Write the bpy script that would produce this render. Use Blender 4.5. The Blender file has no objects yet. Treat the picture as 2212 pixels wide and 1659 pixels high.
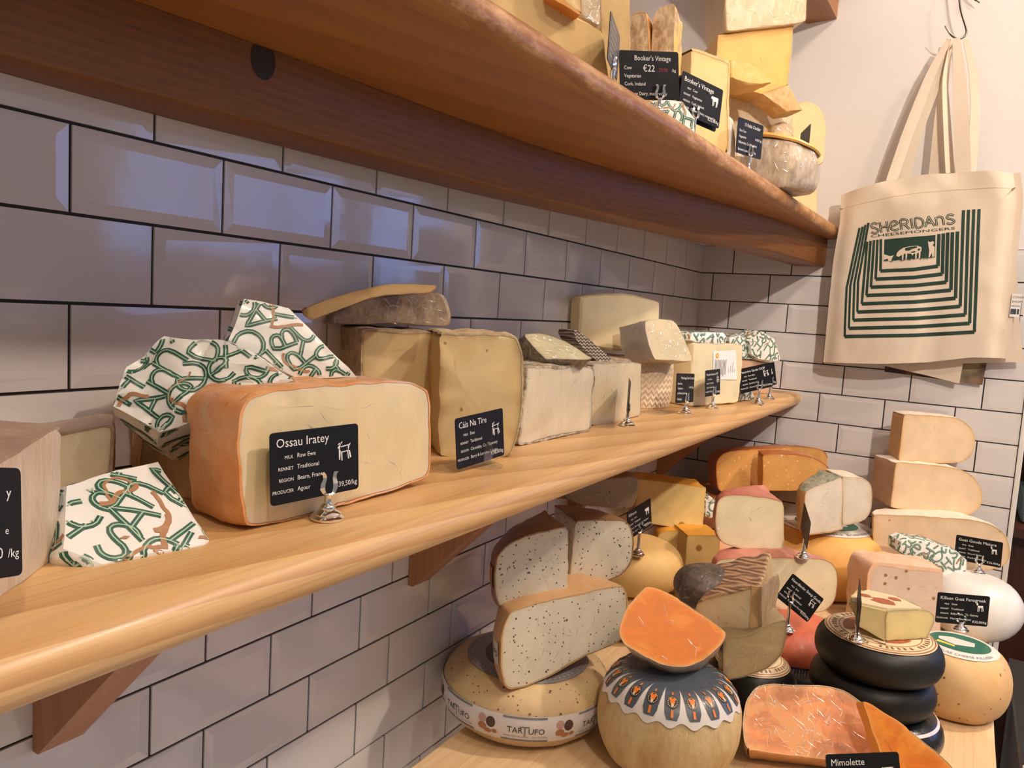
import bpy, bmesh, math, random, json
from mathutils import Vector, Matrix, noise
from mathutils.bvhtree import BVHTree
random.seed(7)
SC = bpy.context.scene
COL = SC.collection
PI = math.pi
R = math.radians

# ------------------------------------------------------------------ camera
CAM = Vector((0.66945, -0.37666, 1.60))
def set_camera():
    yaw, pitch, roll = -0.5324, -0.0985, -0.0627
    f = Vector((math.sin(yaw)*math.cos(pitch), math.cos(yaw)*math.cos(pitch), math.sin(pitch)))
    r = Vector((math.cos(yaw), -math.sin(yaw), 0)); d = f.cross(r)
    c, s = math.cos(roll), math.sin(roll)
    X = c*r + s*d; Dn = -s*r + c*d
    m = Matrix((X, -Dn, -f)).transposed().to_4x4(); m.translation = CAM
    cd = bpy.data.cameras.new('camera'); co = bpy.data.objects.new('camera', cd); COL.objects.link(co)
    co.matrix_world = m
    cd.sensor_width = 36; cd.sensor_fit = 'HORIZONTAL'; cd.lens = 36*1658.85/2212
    cd.clip_start = .02; cd.clip_end = 50
    SC.camera = co
set_camera()

# ------------------------------------------------------------------ light and exposure
w = bpy.data.worlds.new('world'); SC.world = w; w.use_nodes = True
bg = w.node_tree.nodes['Background']; bg.inputs[0].default_value = (.92, .83, .76, 1); bg.inputs[1].default_value = .27
SC.view_settings.view_transform = 'Standard'; SC.view_settings.look = 'None'
SC.view_settings.exposure = 0.0; SC.view_settings.gamma = 1; SC.view_settings.use_curve_mapping = False
def lamp(name, loc, energy, col, rad=.04, kind='POINT', size=1, to=None, spot=None):
    l = bpy.data.lights.new(name, kind); l.energy = energy; l.color = col
    if kind in ('POINT', 'SPOT'): l.shadow_soft_size = rad
    if kind == 'SPOT': l.spot_size = R(spot or 110); l.spot_blend = .6
    if kind == 'AREA': l.shape = 'RECTANGLE'; l.size = size; l.size_y = size*.6
    o = bpy.data.objects.new(name, l); COL.objects.link(o); o.location = loc
    if to: o.rotation_euler = (Vector(to)-Vector(loc)).to_track_quat('-Z', 'Y').to_euler()
    return o
WARM = (1, .83, .67)
lamp('ceiling_or_added_spot', (2.35, 1.70, 3.88), 215, WARM, .06)
lamp('ceiling_or_added_spot', (1.90, -1.10, 3.88), 85, WARM, .06)  # added fill lamp from camera left, no known fitting there
lamp('ceiling_or_added_spot', (2.20, .30, 3.88), 55, WARM, .05)  # unseen extra lamp, added so the cling film sparkles
lamp('ceiling_or_added_spot', (1.54, -.40, 2.67), 120, (1, .85, .72), .035, 'SPOT', to=(.75, 1.77, 1.75), spot=62)

# ------------------------------------------------------------------ object helpers
def tag(o, label=None, cat=None, group=None, kind=None):
    if label: o['label'] = label
    if cat: o['category'] = cat
    if group: o['group'] = group
    if kind: o['kind'] = kind
    return o
def empty(name, loc, label, cat, group=None):
    o = bpy.data.objects.new(name, None); COL.objects.link(o); o.location = loc
    o.empty_display_size = .03
    return tag(o, label, cat, group)
def mesh(name, V, F, mats, parent=None, mi=None, org=None, smooth=True, rim=None):
    """V in world metres; stored relative to org (parent's place or own)."""
    me = bpy.data.meshes.new(name)
    if parent is not None: o_ = Vector(parent.matrix_basis.translation) if parent.parent is None else Vector(parent['_o'])
    else: o_ = Vector(org) if org is not None else Vector((0, 0, 0))
    me.from_pydata([tuple(Vector(v)-o_) for v in V], [], F)
    if not isinstance(mats, (list, tuple)): mats = [mats]
    for m in mats: me.materials.append(m)
    if mi:
        for p, i in zip(me.polygons, mi): p.material_index = i
    if rim:
        a = me.color_attributes.new('rim', 'FLOAT_COLOR', 'POINT')
        for i, x in enumerate(rim): a.data[i].color = (x, x, x, 1)
    if smooth:
        for p in me.polygons: p.use_smooth = True
        me.set_sharp_from_angle(angle=R(smooth if isinstance(smooth, (int, float)) and smooth > 1 else 42))
    ob = bpy.data.objects.new(name, me); COL.objects.link(ob)
    if parent is not None: ob.parent = parent
    else: ob.location = o_
    ob['_o'] = tuple(o_)
    return ob

# ------------------------------------------------------------------ materials
MATS = {}
def _n(nt, t, **k):
    n = nt.nodes.new(t)
    for a, b in k.items():
        if a in n.inputs: n.inputs[a].default_value = b
        else: setattr(n, a, b)
    return n
def base_mat(name, rough=.5, spec=.5, coat=0, coat_rough=.08, metal=0):
    m = bpy.data.materials.new(name); m.use_nodes = True; nt = m.node_tree
    b = nt.nodes['Principled BSDF']
    b.inputs['Roughness'].default_value = rough; b.inputs['Specular IOR Level'].default_value = spec
    b.inputs['Coat Weight'].default_value = coat; b.inputs['Coat Roughness'].default_value = coat_rough
    b.inputs['Metallic'].default_value = metal
    return m, nt, b
def c4(c): return (*c, 1)
def mixc(nt, fac, a, b):
    n = nt.nodes.new('ShaderNodeMix'); n.data_type = 'RGBA'
    for sock, v in ((0, fac), (6, a), (7, b)):
        if isinstance(v, bpy.types.NodeSocket): nt.links.new(v, n.inputs[sock])
        else: n.inputs[sock].default_value = v if sock == 0 else c4(v)
    return n.outputs[2]
def ramp(nt, src, p0, p1, a=(0, 0, 0), b=(1, 1, 1)):
    n = nt.nodes.new('ShaderNodeValToRGB'); n.color_ramp.elements[0].position = p0; n.color_ramp.elements[1].position = p1
    n.color_ramp.elements[0].color = c4(a); n.color_ramp.elements[1].color = c4(b)
    nt.links.new(src, n.inputs[0]); return n.outputs[0]
def coord(nt, scale=(1, 1, 1), rot=(0, 0, 0)):
    t = nt.nodes.new('ShaderNodeTexCoord'); mp = nt.nodes.new('ShaderNodeMapping')
    mp.inputs['Scale'].default_value = scale; mp.inputs['Rotation'].default_value = rot
    nt.links.new(t.outputs['Object'], mp.inputs[0]); return mp.outputs[0]
def noi(nt, vec, scale, detail=3, rough=.55, dist=0):
    n = nt.nodes.new('ShaderNodeTexNoise'); n.inputs['Scale'].default_value = scale
    n.inputs['Detail'].default_value = detail; n.inputs['Roughness'].default_value = rough
    n.inputs['Distortion'].default_value = dist; nt.links.new(vec, n.inputs['Vector']); return n.outputs[0]
def vor(nt, vec, scale, feat='F1', rnd=1):
    n = nt.nodes.new('ShaderNodeTexVoronoi'); n.feature = feat; n.inputs['Scale'].default_value = scale
    n.inputs['Randomness'].default_value = rnd; nt.links.new(vec, n.inputs['Vector']); return n
def bump(nt, b, h, strength, dist=.001, coat=False):
    n = nt.nodes.new('ShaderNodeBump'); n.inputs['Strength'].default_value = strength; n.inputs['Distance'].default_value = dist
    nt.links.new(h, n.inputs['Height'])
    nt.links.new(n.outputs[0], b.inputs['Coat Normal' if coat else 'Normal'])
def math2(nt, op, a, b):
    n = nt.nodes.new('ShaderNodeMath'); n.operation = op
    for i, v in enumerate((a, b)):
        if isinstance(v, bpy.types.NodeSocket): nt.links.new(v, n.inputs[i])
        else: n.inputs[i].default_value = v
    return n.outputs[0]
def wrinkle(nt, b, strength=.6):
    """creased film lying on a surface: coat with its own normal"""
    v = coord(nt, (1, 1, .35), (.4, .7, .2))
    n1 = noi(nt, v, 90, 5, .65, 1.8)
    b.inputs['Coat Weight'].default_value = .9; b.inputs['Coat Roughness'].default_value = .27
    bump(nt, b, n1, min(1, strength+.3), .0055, True)
def paste(name, c, rimc=None, spots=None, film=0, rough=.42, streak=0, var=.07, patches=None, specks=None, spots2=None, sdir=(.5, .3, 0)):
    """cheese paste. spots = (scale, size, colour, density)"""
    if name in MATS: return MATS[name]
    m, nt, b = base_mat(name, rough, .4)
    v = coord(nt)
    dk = tuple(x*(1-var*2.2) for x in c)
    col = mixc(nt, ramp(nt, noi(nt, v, 22, 4), .3, .7), c, dk)
    col = mixc(nt, math2(nt, 'MULTIPLY', ramp(nt, noi(nt, v, 150, 4, .7), .5, .75), .35), col, tuple(x*.8 for x in c))
    if patches:
        psc, pc, pa = patches
        col = mixc(nt, math2(nt, 'MULTIPLY', ramp(nt, noi(nt, v, psc, 5, .6, 1.2), .50, .56), pa), col, pc)
    if streak:
        v2 = coord(nt, (14, 14, 90), sdir)
        col = mixc(nt, math2(nt, 'MULTIPLY', ramp(nt, noi(nt, v2, 1.3, 3), .45, .75), streak), col, tuple(min(1, x*1.25) for x in c))
    if rimc:
        a = nt.nodes.new('ShaderNodeVertexColor'); a.layer_name = 'rim'
        f = math2(nt, 'MULTIPLY', math2(nt, 'POWER', a.outputs[0], 1.6), 1.0)
        col = mixc(nt, f, col, rimc)
    h = noi(nt, v, 180, 3)
    if specks:
        a = nt.nodes.new('ShaderNodeVertexColor'); a.layer_name = 'rim'
        f = math2(nt, 'MULTIPLY', ramp(nt, math2(nt, 'ADD', a.outputs[0], math2(nt, 'MULTIPLY', noi(nt, v, 120, 4, .7), 1.6)), 1.10, 1.35), .9)
        col = mixc(nt, f, col, specks)
    vd_ = nt.nodes.new('ShaderNodeMixRGB'); vd_.blend_type = 'ADD'; vd_.inputs[0].default_value = .0028; nt.links.new(v, vd_.inputs[1])
    nz = nt.nodes.new('ShaderNodeTexNoise'); nz.inputs['Scale'].default_value = 200; nt.links.new(v, nz.inputs['Vector']); nt.links.new(nz.outputs['Color'], vd_.inputs[2]); vd = vd_.outputs[0]
    for sp_ in [q for q in (spots, spots2) if q]:
        sc, sz, scol, dens = sp_
        vo = vor(nt, vd, sc)
        d = ramp(nt, vo.outputs['Distance'], sz*.75, sz, (1, 1, 1), (0, 0, 0))
        rn = nt.nodes.new('ShaderNodeSeparateColor'); nt.links.new(vo.outputs['Color'], rn.inputs[0])
        k = math2(nt, 'LESS_THAN', rn.outputs[0], dens)
        fac = math2(nt, 'MULTIPLY', d, k)
        col = mixc(nt, fac, col, scol)
        h = math2(nt, 'SUBTRACT', h, math2(nt, 'MULTIPLY', fac, 2.0))
    nt.links.new(col, b.inputs['Base Color'])
    bump(nt, b, h, .25, .0006)
    b.inputs['Subsurface Weight'].default_value = .12
    b.inputs['Subsurface Radius'].default_value = (1, .6, .3); b.inputs['Subsurface Scale'].default_value = .006
    if film: wrinkle(nt, b, film)
    MATS[name] = m; return m
def rind(name, a, bc, scale=40, bmp=.5, film=0, rough=.6, c3=None, stretch=(1, 1, 1), lo=.35, hi=.65, dist=.4):
    if name in MATS: return MATS[name]
    m, nt, b = base_mat(name, rough, .4)
    v = coord(nt, stretch)
    n1 = noi(nt, v, scale, 6, .65, dist)
    col = mixc(nt, ramp(nt, n1, lo, hi), a, bc)
    if c3: col = mixc(nt, ramp(nt, noi(nt, v, scale*.35, 3), .5, .68), col, c3)
    nt.links.new(col, b.inputs['Base Color'])
    bump(nt, b, n1, bmp, .002)
    if film: wrinkle(nt, b, film)
    MATS[name] = m; return m
def plain(name, c, rough=.5, metal=0, coat=0, bmp=0, scale=60, var=0, spec=.5):
    if name in MATS: return MATS[name]
    m, nt, b = base_mat(name, rough, spec, coat, .08, metal)
    v = coord(nt)
    n1 = noi(nt, v, scale, 3)
    col = mixc(nt, n1, tuple(x*(1-var) for x in c), tuple(min(1, x*(1+var)) for x in c))
    nt.links.new(col, b.inputs['Base Color'])
    if bmp: bump(nt, b, n1, bmp, .002)
    MATS[name] = m; return m
def wood(name, light, mid, dark, off=(0, 0, 0), rings=26, rough=.42, coat=.15, along='Y', pw=.55, worn=None):
    if name in MATS: return MATS[name]
    m, nt, b = base_mat(name, rough, .45, coat, .25)
    sc = {'Y': (1, .10, 1), 'X': (.10, 1, 1), 'Z': (1, 1, .10)}[along]
    v0 = coord(nt, sc); v0.node.inputs['Location'].default_value = off
    tilt = {'Y': (.055, 0, .035), 'X': (0, .055, .035), 'Z': (.05, .04, 0)}[along]
    vr = coord(nt, (1, 1, 1), tilt); vr.node.inputs['Location'].default_value = off
    big = noi(nt, v0, 5, 2, .5, .4)
    wv = nt.nodes.new('ShaderNodeTexWave'); wv.wave_type = 'RINGS'; wv.rings_direction = along; wv.wave_profile = 'SAW'
    wv.inputs['Scale'].default_value = rings; wv.inputs['Distortion'].default_value = 2.6
    wv.inputs['Detail'].default_value = 1.5; wv.inputs['Detail Scale'].default_value = .12
    nt.links.new(vr, wv.inputs['Vector'])
    fibre = noi(nt, coord(nt, tuple(.06 if x < 1 else 3 for x in sc)), 90, 3, .6)
    g = ramp(nt, wv.outputs[1], .25, 1)
    col = mixc(nt, math2(nt, 'MULTIPLY', g, pw), light, mid)
    col = mixc(nt, math2(nt, 'MULTIPLY', ramp(nt, big, .5, .8), .55), col, mid)
    col = mixc(nt, math2(nt, 'MULTIPLY', ramp(nt, fibre, .45, .75), .35), col, dark)
    kn = vor(nt, v0, 2.3)
    kd = ramp(nt, kn.outputs['Distance'], .02, .05, (1, 1, 1), (0, 0, 0))
    col = mixc(nt, math2(nt, 'MULTIPLY', kd, .8), col, dark)
    if worn:
        a = nt.nodes.new('ShaderNodeVertexColor'); a.layer_name = 'rim'
        f = math2(nt, 'MULTIPLY', a.outputs[0], ramp(nt, noi(nt, coord(nt, (1, .35, 1)), 45, 6, .75), .46, .74))
        col = mixc(nt, math2(nt, 'MULTIPLY', f, .75), col, worn)
    nt.links.new(col, b.inputs['Base Color'])
    bump(nt, b, fibre, .25, .0008)
    MATS[name] = m; return m
def film_mat():
    if 'cling_film' in MATS: return MATS['cling_film']
    m = bpy.data.materials.new('cling_film'); m.use_nodes = True; nt = m.node_tree; nt.nodes.clear()
    out = nt.nodes.new('ShaderNodeOutputMaterial'); tr = nt.nodes.new('ShaderNodeBsdfTransparent')
    gl = nt.nodes.new('ShaderNodeBsdfGlossy'); gl.inputs['Roughness'].default_value = .27
    mx = nt.nodes.new('ShaderNodeMixShader'); fr = nt.nodes.new('ShaderNodeFresnel'); fr.inputs[0].default_value = 1.45
    v = coord(nt, (1, 1, .4), (.5, .4, .9)); n1 = noi(nt, v, 80, 5, .65, 2.2)
    bp = nt.nodes.new('ShaderNodeBump'); bp.inputs['Strength'].default_value = .9; bp.inputs['Distance'].default_value = .0065
    nt.links.new(n1, bp.inputs['Height']); nt.links.new(bp.outputs[0], gl.inputs['Normal']); nt.links.new(bp.outputs[0], fr.inputs['Normal'])
    f2 = math2(nt, 'MINIMUM', math2(nt, 'MULTIPLY', fr.outputs[0], 1.0), .22)
    nt.links.new(f2, mx.inputs[0]); nt.links.new(tr.outputs[0], mx.inputs[1]); nt.links.new(gl.outputs[0], mx.inputs[2])
    nt.links.new(mx.outputs[0], out.inputs[0]); MATS['cling_film'] = m; return m

def crease_mat():
    if 'film_crease' in MATS: return MATS['film_crease']
    m = bpy.data.materials.new('film_crease'); m.use_nodes = True; nt = m.node_tree; nt.nodes.clear()
    out = nt.nodes.new('ShaderNodeOutputMaterial'); tr = nt.nodes.new('ShaderNodeBsdfTransparent')
    gl = nt.nodes.new('ShaderNodeBsdfGlossy'); gl.inputs['Roughness'].default_value = .16
    mx = nt.nodes.new('ShaderNodeMixShader'); mx.inputs[0].default_value = .30
    nt.links.new(tr.outputs[0], mx.inputs[1]); nt.links.new(gl.outputs[0], mx.inputs[2]); nt.links.new(mx.outputs[0], out.inputs[0])
    MATS['film_crease'] = m; return m
def add_creases(root, put, pts, seed, base=.0, ln=(.006, .022), wd=(.0004, .0011), bias=None):
    """ridges where cling film is gathered; put(x, y, height) -> world point"""
    rnd = random.Random(seed); V = []; F = []
    for (x, y) in pts:
        an = (bias if bias is not None else rnd.uniform(0, PI))+rnd.gauss(0, .5); L = rnd.uniform(*ln); w_ = rnd.uniform(*wd); k = 6
        row = []
        for i in range(k+1):
            f = 1-abs(2*i/k-1); ww = w_*(.15+.85*f)
            nx, ny = -math.sin(an), math.cos(an); trio = []
            for q, hh in ((-1, 0), (-.4, .75), (0, 1), (.4, .75), (1, 0)):
                p = put(x+nx*ww*q, y+ny*ww*q, base+.00005+hh*ww*.55*(.3+.7*f))
                if p is None: break
                trio.append(p)
            if len(trio) < 5: break
            row.append(trio); x += math.cos(an)*L/k; y += math.sin(an)*L/k; an += rnd.uniform(-.22, .22)
        for a, b in zip(row, row[1:]):
            b0 = len(V); V += a+b
            for q in range(4): F.append((b0+q, b0+q+1, b0+6+q, b0+5+q))
    if F: tag(mesh('film_creases', V, F, crease_mat(), root, smooth=80), kind='stuff')
def slab_creases(root, S, nf, ns, seed=1, base=0.0, bias=None, sl='lrtb'):
    rnd = random.Random(seed)
    if nf:
        pts = []
        for _ in range(nf):
            p = rnd.choice(S.P); p = toward(p, S.c, math.dist(p, S.c)*rnd.random()**1.6*.9); pts.append(p)
        def putf(x, y, h):
            q = (x, y); d0 = min(S.P, key=lambda p: (p[0]-x)**2+(p[1]-y)**2)
            if math.dist(q, S.c) > math.dist(d0, S.c): return None
            return S.at(q, -h-.0002)
        add_creases(root, putf, pts, seed, base, bias=bias)
    if ns:
        n = len(S.P); L = [0]
        for i in range(n): L.append(L[-1]+math.dist(S.P[i], S.P[(i+1) % n]))
        idx = [i for i in range(n) if ('l' in sl and S.P[i][0] < S.mn+(S.mx-S.mn)*.12) or ('t' in sl and S.P[i][1] > S.c[1]+(max(p[1] for p in S.P)-S.c[1])*.8) or ('r' in sl and S.P[i][0] > S.mx-(S.mx-S.mn)*.12)]
        if not idx: return
        pts = [(L[rnd.choice(idx)], rnd.uniform(0, S.d*.9)) for _ in range(ns)]
        def puts(x, y, h):
            if not (0 < y < S.d) or not (0 <= x < L[-1]): return None
            i = max(k for k in range(n) if L[k] <= x); f = (x-L[i])/max(1e-6, L[i+1]-L[i]); a, b = S.P[i], S.P[(i+1) % n]
            p = (a[0]+(b[0]-a[0])*f, a[1]+(b[1]-a[1])*f); return S.at(toward(p, S.c, -.0012-base-h), y)
        add_creases(root, puts, pts, seed+5, base)
def wheel_creases(root, W, n, seed=1, base=.001):
    rnd = random.Random(seed); Lm = W.R-W.k+(W.k+W.h/2)/2*PI*.8
    pts = [(rnd.uniform(-1.3, 1.3)*W.R, rnd.uniform(W.R*.4, Lm)) for _ in range(n)]; a0 = W.toward_cam()
    add_creases(root, lambda x, y, h: W.path(a0+x/W.R, max(.001, y), h), pts, seed, base)
# ------------------------------------------------------------------ geometry helpers
def axes(yaw, tilt, roll=0):
    y, t = R(yaw), R(tilt)
    n = Vector((math.cos(y)*math.cos(t), -math.sin(y)*math.cos(t), math.sin(t)))
    s = Vector((math.sin(y), math.cos(y), 0)); u = n.cross(s)
    if u.z < 0: u = -u
    r = R(roll)
    return n, math.cos(r)*s+math.sin(r)*u, -math.sin(r)*s+math.cos(r)*u
def chaikin(P, k=1, f=.25, lim=1):
    for _ in range(k):
        Q = []
        for i in range(len(P)):
            a, b = P[i], P[(i+1) % len(P)]
            g = min(f, lim/max(math.dist(a, b), 1e-6))
            Q += [(a[0]*(1-g)+b[0]*g, a[1]*(1-g)+b[1]*g), (a[0]*g+b[0]*(1-g), a[1]*g+b[1]*(1-g))]
        P = Q
    return P
def soften(P, k, big, small):
    """round an outline but keep real corners"""
    n = len(P); sh = []
    for i in range(n):
        a, b, c = Vector(P[i-1]), Vector(P[i]), Vector(P[(i+1) % n]); u, v = (b-a), (c-b)
        sh.append(u.length < 1e-6 or v.length < 1e-6 or u.angle(v, 0) > R(52))
    Q = []
    for i in range(n):
        a, b, c = Vector(P[i-1]), Vector(P[i]), Vector(P[(i+1) % n])
        for w_ in (a, c):
            L = (w_-b).length; g = min(.25, (small if sh[i] else big)/max(L, 1e-6)); Q.append(tuple(b+(w_-b)*g))
    return soften(Q, k-1, big*.5, small*.6) if k > 1 else Q
def resample(P, step):
    out = []
    for i in range(len(P)):
        a, b = P[i], P[(i+1) % len(P)]
        L = math.dist(a, b); k = max(1, int(round(L/step)))
        for j in range(k): out.append((a[0]+(b[0]-a[0])*j/k, a[1]+(b[1]-a[1])*j/k))
    return out
def area2(P): return sum(P[i][0]*P[(i+1) % len(P)][1]-P[(i+1) % len(P)][0]*P[i][1] for i in range(len(P)))
def cen(P): return (sum(p[0] for p in P)/len(P), sum(p[1] for p in P)/len(P))
def toward(p, c, d):
    L = math.dist(p, c); k = min(.95, d/max(L, 1e-6)); return (p[0]+(c[0]-p[0])*k, p[1]+(c[1]-p[1])*k)
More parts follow.
